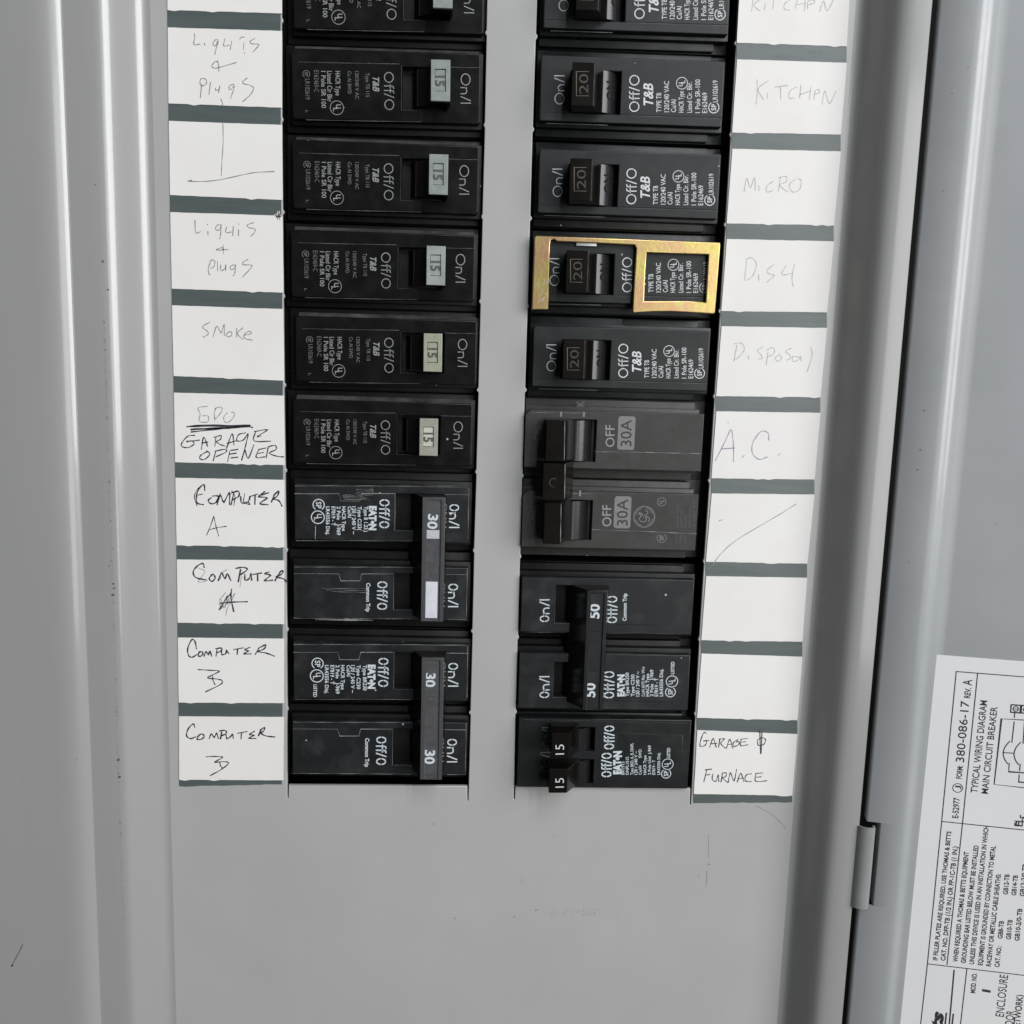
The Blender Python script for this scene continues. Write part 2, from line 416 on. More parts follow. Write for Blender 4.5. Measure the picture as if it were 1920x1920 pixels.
# ------------------------------------------------------------------ structure: box behind the cover
b = MB(); b.box(-170, 190, YB, YT, -42, -40)
o = b.build('enclosure_back', M['void']); place(o, 0, 0); tag(o, kind='structure')

# ------------------------------------------------------------------ deadfront cover
def XP(px, z=0, py=960): return P(px, py, z).x
COL = {
 'a': [(527, -10), (528, 37), (528.4, 223), (529.8, 397), (531.6, 555), (533, 722), (535, 882.5), (537, 1032), (538, 1181), (538.6, 1330), (538.6, 1473)],
 'b': [(913.5, -10), (912, 61), (908.7, 234), (904.3, 406), (900.6, 565), (896.7, 731), (892.8, 884.6), (888.6, 1032), (885.5, 1183), (882, 1336), (878.7, 1474.5)],
 'c': [(1007, -10), (1005, 67.7), (999, 242), (994.3, 409), (989.6, 574), (984.6, 731), (979.6, 892), (975.5, 1043.5), (971, 1195), (966.8, 1335), (964, 1474)],
 'd': [(1384, -10), (1380, 80.6), (1370, 252), (1360, 421), (1350, 583), (1339.5, 743), (1330, 901), (1320, 1052), (1311, 1198.6), (1303.5, 1338), (1297, 1479)]}
def opening(lc, rc, slitL, slitR):
    pts = []
    for side, dr in ((lc, 1), (rc, -1)):
        q = []
        for i, (x, y) in enumerate(COL[side]):
            p = P(x, y)
            if 0 < i < 10:
                s_ = 0.28 + 0.2 * random.random()
                q += [(p.x, p.y + .75), (p.x + dr * s_, p.y + .25), (p.x + dr * s_, p.y - .3), (p.x - dr * .05, p.y - .8)]
            else: q.append((p.x, p.y))
        pts.append(q)
    L, Rr = pts
    L[0] = (L[0][0], 290); Rr[0] = (Rr[0][0], 290)
    l, r = Vector(L[-1]), Vector(Rr[-1])
    sl = [(l.x, l.y - slitL), (l.x + .35, l.y - slitL), (l.x + .45, l.y + .1)]
    sr = [(r.x - .45, r.y + .1), (r.x - .3, r.y - slitR), (r.x + .02, r.y - slitR)]
    return L[:-1] + [(l.x, l.y)] + sl + sr + Rr[::-1]
XL, XR = XP(303), XP(1534)
deck = root('deadfront_cover', 'grey painted steel cover plate with two long openings showing the breakers', 'panel cover', (0, 0))
mb = MB()
mb.poly([(XL - 1.5, YB), (XR + 1.5, YB), (XR + 1.5, YT), (XL - 1.5, YT)], [opening('a', 'b', 4.3, 5.0), opening('c', 'd', 4.6, 5.6)], -1.4, 0, 0.22, 2)
mb.build('cover_plate', M['paint'], deck, ang=50)
# left flank of the raised surround, coming down towards the breakers
prof = [(152, 9.0), (185, 9.0), (205, 8.95), (215, 8.8), (222, 8.45), (228, 7.95), (235, 7.2), (245, 6.0), (256, 4.55), (267, 3.1), (277, 1.85), (284, 1.05), (290, .5), (296, .16), (301, 0.05), (306, .008)]
mb = MB(); mb.sheet([(XP(a, z), z) for a, z in prof], YB, YT, 1.2, 1); mb.build('left_flank', M['paint_shaded'], deck, ang=60)
prof = [(1531, .008), (1535, .04), (1540, .12), (1545, .4), (1552, 1.15), (1562, 2.4), (1575, 4.05), (1588, 5.7), (1600, 7.1), (1608, 7.85), (1616, 8.35), (1625, 8.65), (1636, 8.85), (1646, 8.95), (1656, 8.97), (1663, 8.97), (1663.6, 7.4), (1663.6, 6), (1663.6, 2)]
prof = [(a, z * 1.22) for a, z in prof]
mb = MB(); mb.sheet([(XP(a, z), z) for a, z in prof], YB, YT, 1.0, 1); mb.build('right_flank', M['paint_shaded'], deck, ang=60)
# outer trim on the left
mb = MB(); prof = [(-260, 11.4), (85, 11.4), (103, 11.36), (114, 11.22), (123, 11.0), (131, 10.68), (138, 10.28), (145, 9.8), (150, 9.42), (152.6, 9.1), (153.2, 8.3), (153.2, 4)]
mb.sheet([(XP(a, z), z) for a, z in prof], YB, YT, 1.0, 1)
o = root('outer_trim', 'flat grey steel trim at the far left with a rounded bright edge', 'trim', (0, 0)); mb.build('trim_plate', M['paint_shaded'], o, ang=60)

# pen marks, scuffs and specks on the painted metal
def Z(ox, oy, k, pts): return [(ox + x / k, oy + y / k) for x, y in pts]
def pen(mb, px, wdpx, z, smooth=True, vary=.15):
    c = px[0]; mb.ribbon([P(x, y, z) for x, y in px], wdpx * sc_at(*c, z), z + .03, smooth=smooth, vary=vary)
def dots(mb, pts, z):
    for x, y, r_ in pts:
        q = P(x, y, z); rr = r_ * sc_at(x, y, z)
        mb.ribbon([q + Vector((-rr * .7, -rr * .3)), q + Vector((rr * .7, rr * .4))], rr * 1.5, z + .03, smooth=False)
mb = MB(); A4 = (1300, 1250, 2.954)
pen(mb, Z(*A4, [(345, 770), (420, 810), (480, 860), (505, 888), (513, 902)]), 1.1, 0)
pen(mb, Z(*A4, [(85, 930), (84, 990), (83, 1060)]), .9, 0); pen(mb, Z(*A4, [(75, 1130), (72, 1215)]), 1.2, 0)
dots(mb, [(1329, 1620.6, 2), (1310, 1643, 1.2), (814, 1545, 1.5), (1040, 1567, 1.1), (853, 1722, 1.6), (964, 1719, 1.8), (1005, 1706.5, 1.9), (1159, 1719, 1)], 0)
tag(mb.build('scuff_mark', M['grime'], deck), kind='stuff')
mb = MB()
for i in range(60):
    x = 1018 + random.random() * 110; y = 1712 + random.gauss(0, 3.5); dots(mb, [(x, y, .5 + random.random() * .9)], 0)
for i in range(26):
    x = 975 + random.random() * 20; y = 1650 + (x - 975) * 1.0 + random.gauss(0, 3); dots(mb, [(x, y, .4 + random.random() * .4)], 0)
tag(mb.build('dirt_smudge', mat('light_smudge', (0.30, 0.302, 0.295), 0.5), deck), kind='stuff')
mb = MB()
pen(mb, Z(0, 1280, 3, [(128, 1472), (105, 1520), (80, 1565), (68, 1592)]), 1.5, 11.4); dots(mb, [(22.5, 1811, 2.2), (42, 1459.5, .9), (144.7, 1424.5, .8)], 11.4)
mb.build('pen_mark', M['grime_d'], o)
mb = MB()
dots(mb, [(178.7, 346, 1.2), (205, 1061, 1.2), (212.7, 1094.7, 1.7), (214.7, 1103, 1.7), (211.7, 1115.5, 2.4), (222, 1424.7, 2.4), (224, 1457, 2.4), (193, 490, 2), (203, 543, 1.5)], 9)
tag(mb.build('dark_speck', M['grime_d'], deck), kind='stuff')
mb = MB()
for i in range(260):
    t = random.random(); y = 600 + 1150 * t; x = 197 + (y - 640) * .032 + abs(random.gauss(0, 1.7)) - 1.5; dots(mb, [(x, y, .4 + random.random() * .8)], 9)
tag(mb.build('grime_line', mat('greasy_grime', (0.235, 0.235, 0.225), 0.5), deck), kind='stuff')

# ------------------------------------------------------------------ door, hinge, wiring sheet
Xg = XP(1677, 9)
DOOR_TURN = -13
TILT = (Xg, Matrix.Rotation(-R(DOOR_TURN), 3, 'Y'))
door = root('panel_door', 'grey steel panel door swung open on the right, seen from inside', 'door', (Xg, 0))
XG = XP(1677, 9)
door.rotation_euler = (RX @ Matrix.Rotation(R(DOOR_TURN), 4, 'Y')).to_euler()
hy1, hy0 = P(1652, 1543, 9).y, P(1640, 1699, 9).y
def dprof(x0):
    pr = [(x0, 4), (x0, 8.2), (x0 + .12, 8.75), (x0 + .5, 9.0)]
    pr += [(XP(a, z), z) for a, z in [(1740, 9), (1749, 8.95), (1754, 8.75), (1758, 8.4), (1762, 7.9), (1766, 7.5), (1770, 7.3), (1776, 7.2), (1782, 7.05), (1788, 6.85), (1800, 6.8), (2240, 6.8)]]
    return pr
notch = XG + 4.1
mb = MB()
mb.sheet(dprof(XG), hy1, YT, .9); mb.sheet(dprof(notch), hy0, hy1, .9); mb.sheet(dprof(XG), YB, hy0, .9)
mb.build('door_panel', M['door'], door, org=(Xg, 0), ang=60)
mb = MB()      # hinge leaf: curled strip bridging the gap
hp = [(-.25 - 3.3 * math.cos(R(a)), 9.9 + 3.1 * math.sin(R(a))) for a in (-10, 5, 20, 35, 50, 65, 80, 95, 110, 125, 140)]
hp += [(hp[-1][0] + .05, hp[-1][1] - 1.5)]
mb.sheet([(XG + a, z) for a, z in hp], hy0 + .5, hy1 - .5, .7)
mb.build('hinge', M['hinge'], door, org=(Xg, 0), ang=60)
mb = MB(); dots(mb, [(1732.7, 769.7, 1.7), (1725.5, 843.5, 1.7), (1720, 881, 1.7), (1815, 126, 1.2), (1785, 175, 1.2), (1767.5, 358, 1.3), (1704, 1054, 1), (1868, 982, 1)], 9)
tag(mb.build('dark_speck', M['grime_d'], door, org=(Xg, 0)), kind='stuff')

ZS = 7.0
sheet = root('wiring_diagram_sheet', 'white printed wiring diagram sheet stuck on the inside of the open door', 'label', (Xg, 0))
sheet.rotation_euler = door.rotation_euler.copy()
c = [P(1753, 1227.3, ZS), P(1687, 1916, ZS)]
du = (c[0] - c[1]).normalized(); dv = Vector((du.y, -du.x))
bl = c[0] - du * 190
mb = MB(); mb.poly([bl, bl + dv * 90, c[0] + dv * 90, c[0]], [], ZS - .12, ZS + .02, .03, 0)
mb.build('paper', M['sheet'], sheet, org=(Xg, 0), smooth=False)
mb = MB(); Q1 = (1680, 1220, 5.4875); Q2 = (1680, 1570, 5.4875)
def line(pts, wd=1.9):
    q = [P(x, y, ZS) for x, y in pts]
    mb.ribbon(q, wd * sc_at(1800, 1500, ZS), ZS + .06, smooth=False)
def ext(a, b, k=1.0): return (a[0] + (b[0] - a[0]) * k, a[1] + (b[1] - a[1]) * k)
line([(1793, 1259), (1765.7, 1539.8), (1739, 1807), (1725.6, 1925), (1718, 2000)])
line([(1833, 1262.8), (1804.8, 1543.5), (1775.7, 1808.7)])
line([(1793, 1259), (1990, 1274.5)]); line([(1765.7, 1540), (1990, 1563.5)]); line([(1739, 1807), (1990, 1837)])
line([(1813, 1816), (1801, 1920), (1794, 1990)])
line([(1789, 1818.7), (1780, 1920), (1773, 1990)], 2.8); line([(1774.5, 1899), (1768, 1960)], 3); line([(1787.5, 1901), (1781, 1960)], 3)
line([(1920, 1350), (1877.7, 1347.6), (1864, 1470.6), (1925, 1477.5)], 2)
line([(1990, 1354), (1920, 1350)], 2); line([(1925, 1477.5), (1990, 1484)], 2)
def L1(p, wd=2): line([(Q1[0] + x / Q1[2], Q1[1] + y / Q1[2]) for x, y in p], wd)
for dx in (0, 108, 216):
    L1([(1185 + dx, 555 + dx * .07), (1283 + dx, 562 + dx * .07), (1278 + dx, 640 + dx * .07), (1180 + dx, 632 + dx * .07), (1185 + dx, 555 + dx * .07)], 2.6)
    q = P(Q1[0] + (1232 + dx) / Q1[2], Q1[1] + (598 + dx * .07) / Q1[2], ZS); mb.ring(q, .75, .3, ZS + .06)
    L1([(1208 + dx, 598 + dx * .07), (1256 + dx, 600 + dx * .07)], 1.6)
L1([(1222, 640), (1217, 690)]); L1([(1216, 730), (1192, 945)]); L1([(1322, 735), (1308, 955)])
for dx, dy in ((0, 0), (112, 10), (224, 20)):
    mb.ribbon([P(Q1[0] + (x + dx) / Q1[2], Q1[1] + (y + dy) / Q1[2], ZS) for x, y in [(1172, 930), (1125, 985), (1103, 1050), (1115, 1110), (1150, 1165)]], .32, ZS + .06)
L1([(1105, 1048), (1215, 1055)]); L1([(1165, 1155), (1160, 1245), (1400, 1262)]); L1([(1278, 1165), (1272, 1235)]); L1([(1268, 1275), (1262, 1350), (1400, 1364)])
L1([(1225, 1770), (1222, 1795), (1300, 1803)], 2.4); L1([(1240, 1752), (1237, 1800)], 2.4); L1([(1225, 1752), (1330, 1762)], 2.4); L1([(1265, 1752), (1262, 1800)], 2.4); L1([(1300, 1740), (1298, 1800)], 2.2)
L1([(1280, 1690), (1282, 1720), (1318, 1712)], 2); L1([(1300, 1735), (1340, 1690)], 2)
mb.build('diagram_line', M['ink'], sheet, org=(Xg, 0), smooth=False)
mb = MB()
TX = [("E-52977", (1796.6, 1534.4), (1799.6, 1496), 11, .02), ("J", (1799.3, 1480.5), (1800, 1473.5), 8.5, .01), ("FORM:", (1803, 1460.6), (1805.4, 1436), 10, .025),
 ("380-086-17", (1807.6, 1429.6), (1817.6, 1314.8), 15.5, .006), ("REV.", (1818.9, 1309.3), (1821, 1290), 11, .025), ("A", (1822, 1285.6), (1822.8, 1274.7), 17, .012),
 ("TYPICAL WIRING DIAGRAM", (1832.7, 1487), (1851.3, 1313.8), 12.7, .012), ("MAIN CIRCUIT BREAKER", (1852.2, 1488.8), (1870.4, 1325.7), 12.3, .012),
 ("IF FILLER PLATES ARE REQUIRED, USE THOMAS & BETTS", (1757.5, 1801), (1783.8, 1559), 8, .028), ("CAT. NO. DFP-TB (1/2 IN.) OR FP-1C-TB (1 IN.)", (1772.3, 1801.8), (1795.7, 1587.3), 8.5, .028),
 ("WHEN REQUIRED A THOMAS & BETTS EQUIPMENT", (1795.5, 1804), (1816.7, 1597.3), 8.5, .028), ("GROUNDING BAR LISTED BELOW MUST BE INSTALLED", (1810.5, 1806.5), (1835, 1585.5), 8.5, .028),
 ("UNLESS THIS DEVICE IS USED IN AN INSTALLATION IN WHICH", (1826, 1808.4), (1854, 1549), 8.5, .028), ("EQUIPMENT IS GROUNDED BY CONNECTION TO METAL", (1842, 1810.5), (1867, 1586.4), 8.5, .028),
 ("RACEWAY OR METALLIC CABLE SHEATHS:", (1857.7, 1812.4), (1876.8, 1639), 8.5, .028), ("CAT. NO.:", (1873.5, 1814), (1878, 1774), 8.5, .028),
 ("GB8-TB", (1879.5, 1760.4), (1882.4, 1727), 8.5, .028), ("GB12-TB", (1889.6, 1677.5), (1892.8, 1639.6), 8.5, .028), ("GB10-TB", (1895, 1762), (1898.7, 1725), 8.5, .028),
 ("GB14-TB", (1905, 1679.3), (1908.7, 1641.4), 8.5, .028), ("GB10-2/0-TB", (1911, 1764.6), (1917, 1704), 8.5, .028), ("GB12-2/0-TB", (1920.5, 1681), (1926.5, 1620), 8.5, .028),
 ("MOD. NO.", (1828.5, 1862.5), (1832, 1825), 9, .028), ("1", (1857, 1861.6), (1857.8, 1857), 16, .0), ("ENCLOSURE", (1882, 1907), (1890.5, 1828.8), 15.5, .004),
 ("OUTDOOR", (1894.5, 1962), (1902.7, 1896), 15, .006), ("(TEL NETWORK)", (1908, 1962), (1918.7, 1866), 12, .02)]
for st, a, b_, cp, bo in TX: ptext(mb, st, a, b_, cp, ZS + .03, bold=bo)
ptext(mb, "Betts", (1758, 1990), (1769.5, 1898), 21, ZS + .03, bold=.05, shear=.25)
q = P(1795.7, 1477.3, ZS); mb.ring(q, 9.2 * sc_at(1795, 1477, ZS), .24, ZS + .07)
mb.build('printed_text', M['ink'], sheet, org=(Xg, 0), smooth=False)

TILT = None

# ------------------------------------------------------------------ label strips
LB = dict(xl=[314, 316, 318.7, 322, 325.5, 328.3, 331, 333, 335, 336], xr=[527.8, 528, 529, 530.5, 531.5, 532, 532, 531.5, 531, 530],
          t=[(19.5, 26), (194.5, 202.5), (366, 375.5), (541.4, 549), (705, 713.6), (866.5, 872), (1022, 1025.6), (1167.3, 1170), (1316.7, 1318), (1461.5, 1462.5)],
          b=[(52, 58.6), (227, 234.7), (398, 404.6), (572.6, 579.6), (736, 741.8), (895.6, 899.6), (1048.7, 1050.6), (1195, 1197), (1342.7, 1343.8), (1474, 1470)])
RB = dict(xl=[1380.5, 1371.7, 1361.5, 1351.5, 1341.7, 1333, 1322.7, 1314, 1306, 1300], xr=[1587, 1576, 1563, 1550, 1537.7, 1526.7, 1513, 1504, 1494.6, 1485],
          t=[(80.7, 87.7), (249, 252.7), (419.3, 422.7), (583.3, 586), (742.7, 745), (896.7, 899), (1053, 1056.7), (1200, 1203), (1345.5, 1350), (1488, 1491)],
          b=[(111.7, 118.3), (279.3, 284.3), (448.3, 452.7), (611.7, 615), (771, 774), (925, 927), (1080, 1083), (1225, 1231), (1368.5, 1376), (1505, 1504)])
CARDS = {}
def strip(D, name, label, tall, xn):
    o0 = P((D['xl'][5] + D['xr'][5]) / 2, 960); rt = root(name, label, 'label strip', (o0.x, o0.y)); cards = []
    def quad(xl, xr, tl, tr, xl2, xr2, bl_, br):
        return [P(xl2, bl_), P(xr2, br), P(xr, tr), P(xl, tl)]
    n = 10
    for i in range(n):
        # white card above band i
        if i == 0: tl, tr, xa, xb = tall, tall + 7, D['xl'][0] - (1 if xn < 0 else -7), D['xr'][0] + (0 if xn < 0 else 8)
        else: tl, tr = D['b'][i - 1]; xa, xb = D['xl'][i - 1], D['xr'][i - 1]
        bl_, br = D['t'][i]; xc, xd = D['xl'][i], D['xr'][i]
        q = quad(xa + 1, xb, tl, tr, xc + .5, xd, bl_, br)
        if xn < 0:      # the cards reach a little nearer the opening than the bands
            q[1] = P(xd + 1.2, br); q[2] = P(xb + 1.2, tr)
        mb = MB(); zt = .30
        q = [Vector(a) for a in q]; rq = []
        for k in range(4):
            a, c_ = q[k], q[(k + 1) % 4]; nn = 18 if k in (0, 2) else 10; am = (.05, .03, .04, .03)[k]
            for t in range(nn):
                v_ = a.lerp(c_, t / nn)
                if t: v_ = v_ + Vector((-(c_ - a).normalized().y, (c_ - a).normalized().x)) * (random.uniform(-am, am) - (.28 if k == 0 and random.random() < .1 else 0))
                rq.append(v_)
        mb.poly(rq, [], 0.01, zt, .03, 0); cd = mb.build('label_card', M['paper'], rt, org=(o0.x, o0.y), smooth=False)
        cards.append(cd)
        q = quad(D['xl'][i], D['xr'][i] - (1.3 if xn < 0 else 0), *D['t'][i], D['xl'][i] + .4, D['xr'][i] - (1.3 if xn < 0 else 0), *D['b'][i])
        q = [(a.x, a.y) for a in q]
        if i == 9:
            # torn lower edge on the last band
            lo = [Vector(q[0]).lerp(Vector(q[1]), k / 14) + Vector((0, random.uniform(-.18, .12))) for k in range(15)]
            q = lo + q[2:]
        mb = MB(); mb.poly(q, [], -.05, .16, .02, 0); mb.build('dark_band', M['band'], rt, org=(o0.x, o0.y), smooth=False)
    CARDS[name] = (rt, cards, o0); return rt
strip(LB, 'label_strip', 'white circuit label strip left of the breakers, ending in Computer B', -120, -1)
strip(RB, 'label_strip', 'white circuit label strip right of the breakers, ending in Garage and Furnace', -60, 1)
# names are equal, so keep both by order
allr = [o for o in C.objects if o.name.startswith('label_strip')]

def write(rt, card, strokes, zoom, mats, wd, z=.30):
    org = (rt.location.x / S, (rt.location.z - H) / S)
    mb = MB()
    for st in strokes: pen(mb, Z(*zoom, st), wd * (1.18 if mats == 'pen' else 1.05), z, vary=.28)
    mb.build('handwriting', M[mats], card, org=org, smooth=False)
Ls, Rs = allr[0], allr[1]
LC = [c_ for c_ in Ls.children if c_.name.startswith('label_card')]; RC = [c_ for c_ in Rs.children if c_.name.startswith('label_card')]
# order by build: children order is not certain, so sort by height
key = lambda c_: -c_.data.vertices[0].co.y
LC.sort(key=key); RC.sort(key=key)
za = (280, 0, 6.4); zb = (280, 300, 4.267); zc = (280, 720, 4.8); zd = (280, 1100, 4.8)
write(Ls, LC[1], [[(540, 400), (545, 450), (535, 535), (612, 528)], [(658, 518), (668, 545)], [(822, 478), (790, 480), (765, 520), (775, 550), (800, 540), (828, 490), (800, 590), (787, 655)],
 [(908, 465), (893, 548), (960, 545)], [(990, 490), (970, 600)], [(1085, 468), (1110, 445), (1145, 448)], [(1135, 515), (1130, 600)], [(1138, 630), (1143, 645)], [(1265, 460), (1210, 500), (1230, 525), (1305, 530), (1310, 550), (1240, 628)],
 [(820, 725), (832, 790), (835, 855)], [(825, 745), (790, 740), (750, 790), (775, 815), (830, 812), (1045, 750)],
 [(628, 1010), (612, 1175)], [(612, 1020), (610, 965), (635, 940), (680, 955), (685, 1000), (650, 1028), (618, 1028)], [(735, 985), (715, 1138)],
 [(793, 1055), (800, 1085), (835, 1072), (846, 1032), (832, 1115)], [(1020, 1010), (970, 1025), (955, 1060), (975, 1075), (1020, 1035), (1000, 1110), (975, 1180)],
 [(1175, 935), (1118, 995), (1225, 1030), (1250, 1075), (1200, 1150), (1118, 1222)], [(856, 1185), (875, 1230), (880, 1262)]], za, 'pencil', 1.5)
write(Ls, LC[2], [[(883, 1480), (886, 1700), (872, 1930), (865, 2070), (862, 2110)], [(862, 2108), (980, 2095)]][:1], za, 'pencil', 1.3)
write(Ls, LC[2], [[(308, 170), (340, 162), (318, 170), (440, 172), (580, 155), (750, 118), (850, 100), (1000, 92)]], zb, 'pencil', 1.5)
write(Ls, LC[3], [[(365, 480), (372, 580), (412, 572)], [(468, 570), (470, 600)], [(465, 512), (467, 520)], [(560, 515), (535, 530), (535, 560), (565, 555), (575, 515), (570, 600), (562, 632)],
 [(618, 535), (613, 580), (660, 575)], [(672, 530), (668, 605)], [(715, 508), (718, 517)], [(715, 555), (713, 605)], [(835, 500), (785, 520), (795, 540), (840, 550), (845, 575), (812, 610)],
 [(590, 680), (595, 750)], [(535, 718), (580, 700), (590, 716), (550, 722), (535, 718)], [(580, 718), (632, 716)], [(490, 815), (472, 870), (478, 915), (486, 912)], [(483, 812), (510, 798), (525, 820), (515, 855), (488, 868)],
 [(545, 810), (548, 890)], [(570, 838), (575, 885), (605, 868), (612, 838), (612, 888)], [(680, 838), (650, 850), (652, 876), (680, 868), (690, 838), (684, 905), (672, 928)],
 [(790, 795), (755, 815), (748, 838), (812, 840), (815, 860), (745, 938)]], zb, 'pencil', 1.45)
write(Ls, LC[4], [[(485, 1298), (435, 1325), (430, 1345), (465, 1370), (470, 1395), (430, 1418)], [(510, 1415), (540, 1330), (575, 1382), (598, 1318), (600, 1405)], [(640, 1375), (615, 1395), (630, 1415), (660, 1400), (655, 1375), (638, 1373)],
 [(700, 1345), (695, 1422)], [(748, 1342), (705, 1388), (750, 1436)], [(762, 1402), (815, 1388), (805, 1370), (770, 1385), (755, 1412), (775, 1432), (828, 1442)]], zb, 'pencil', 1.5)
write(Ls, LC[5], [[(522, 200), (440, 215), (458, 270), (450, 335), (525, 340), (530, 290), (478, 286)], [(600, 215), (585, 260), (590, 335)], [(590, 222), (640, 205), (655, 235), (620, 290), (592, 315)], [(700, 258), (670, 300), (680, 340), (710, 345), (750, 310), (768, 265), (738, 253)]], zc, 'pencil', 1.3)
write(Ls, LC[5], [[(335, 385), (500, 370), (700, 374), (910, 372)], [(370, 381), (600, 378), (905, 378)], [(375, 412), (600, 396), (860, 382), (930, 391)], [(375, 412), (400, 405), (600, 402), (880, 385)], [(375, 432), (600, 407), (720, 397)]], zc, 'pen', 2.3)
write(Ls, LC[5], [[(410, 462), (350, 468), (300, 520), (290, 560), (350, 572), (402, 540), (385, 512), (335, 518), (452, 505)], [(468, 590), (490, 478), (525, 562)], [(472, 532), (528, 522)],
 [(590, 560), (600, 475)], [(580, 480), (645, 465), (640, 498), (605, 518), (640, 545), (685, 560)], [(695, 580), (745, 448), (762, 550)], [(700, 535), (778, 512)],
 [(870, 440), (805, 455), (788, 510), (845, 505), (888, 448), (875, 520), (858, 588)], [(955, 432), (945, 512), (1095, 515)], [(945, 428), (1062, 412), (975, 470), (1005, 468)],
 [(520, 608), (465, 640), (455, 672), (500, 677), (545, 630), (515, 600)], [(600, 600), (575, 692)], [(590, 605), (680, 588), (690, 612), (600, 655)], [(725, 600), (705, 698)], [(735, 597), (800, 588)], [(720, 632), (785, 622)], [(735, 665), (800, 658)],
 [(860, 588), (830, 688)], [(860, 588), (890, 668), (942, 545)], [(985, 590), (962, 660), (1042, 655)], [(985, 590), (1052, 575)], [(978, 625), (1032, 615)], [(1070, 570), (1052, 665)], [(1070, 565), (1130, 552), (1142, 588), (1080, 622), (1150, 650), (1210, 656)]], zc, 'pen', 1.7)
write(Ls, LC[6], [[(500, 962), (490, 905), (445, 945), (425, 1010), (430, 1070), (490, 1087)], [(560, 1020), (530, 1050), (560, 1078), (610, 1060), (620, 1010), (570, 1008)], [(610, 1088), (640, 1000), (670, 1062), (720, 980), (722, 1085)],
 [(735, 1090), (762, 975)], [(735, 982), (800, 965), (805, 1010), (748, 1042)], [(822, 1010), (832, 1070), (890, 1058), (908, 1008)], [(890, 1058), (905, 1085)], [(900, 1015), (975, 990)], [(952, 1000), (950, 1085)],
 [(1040, 968), (985, 1012), (1060, 1025), (995, 1075), (1072, 1087)], [(1098, 1064), (1125, 1000)], [(1118, 1003), (1164, 962), (1152, 1008), (1110, 1036)], [(1112, 1036), (1165, 1050), (1195, 1100)], [(1005, 1000), (1075, 978)]], zc, 'pen', 2.2)
write(Ls, LC[6], [[(442, 935), (405, 1010), (430, 1098)], [(440, 1000), (480, 990)], [(640, 985), (600, 1060)], [(740, 960), (770, 1010), (760, 1095)], [(860, 985), (850, 1060), (900, 1085)], [(580, 1190), (550, 1280), (515, 1362)], [(580, 1190), (600, 1280), (625, 1370)], [(545, 1312), (600, 1295), (695, 1280)]], zc, 'pen', 1.3)
write(Ls, LC[7], [[(495, 1652), (480, 1615), (430, 1640), (395, 1690), (420, 1742), (520, 1765)], [(560, 1720), (540, 1750), (560, 1777), (592, 1750), (580, 1715), (558, 1716)], [(620, 1772), (650, 1700), (680, 1752), (702, 1708), (735, 1772)],
 [(800, 1782), (822, 1668)], [(775, 1660), (840, 1650), (882, 1668), (820, 1718)], [(860, 1712), (862, 1765), (900, 1750), (915, 1708), (922, 1768)], [(930, 1715), (1012, 1700)], [(975, 1708), (975, 1772)],
 [(1080, 1690), (1040, 1708), (1090, 1722), (1038, 1770), (1112, 1765)], [(1130, 1772), (1180, 1690), (1202, 1680), (1190, 1712), (1140, 1735), (1200, 1750), (1243, 1780)]], zc, 'pen', 2.2)
write(Ls, LC[7], [[(740, 20), (735, 100), (760, 225)], [(735, 60), (690, 110), (630, 208)], [(640, 150), (720, 140), (885, 135)]], zd, 'pen', 2.2)
write(Ls, LC[7], [[(690, 50), (630, 130), (660, 190), (720, 100), (700, 160), (770, 60), (740, 130), (700, 200), (690, 262)], [(640, 110), (680, 190), (700, 80), (650, 200)]], zd, 'pencil', 1.1)
write(Ls, LC[7], [[(440, 1655), (500, 1690), (440, 1780), (510, 1775)], [(700, 1670), (650, 1700), (640, 1760)], [(830, 1730), (815, 1830)]], zc, 'pencil', 1.1)
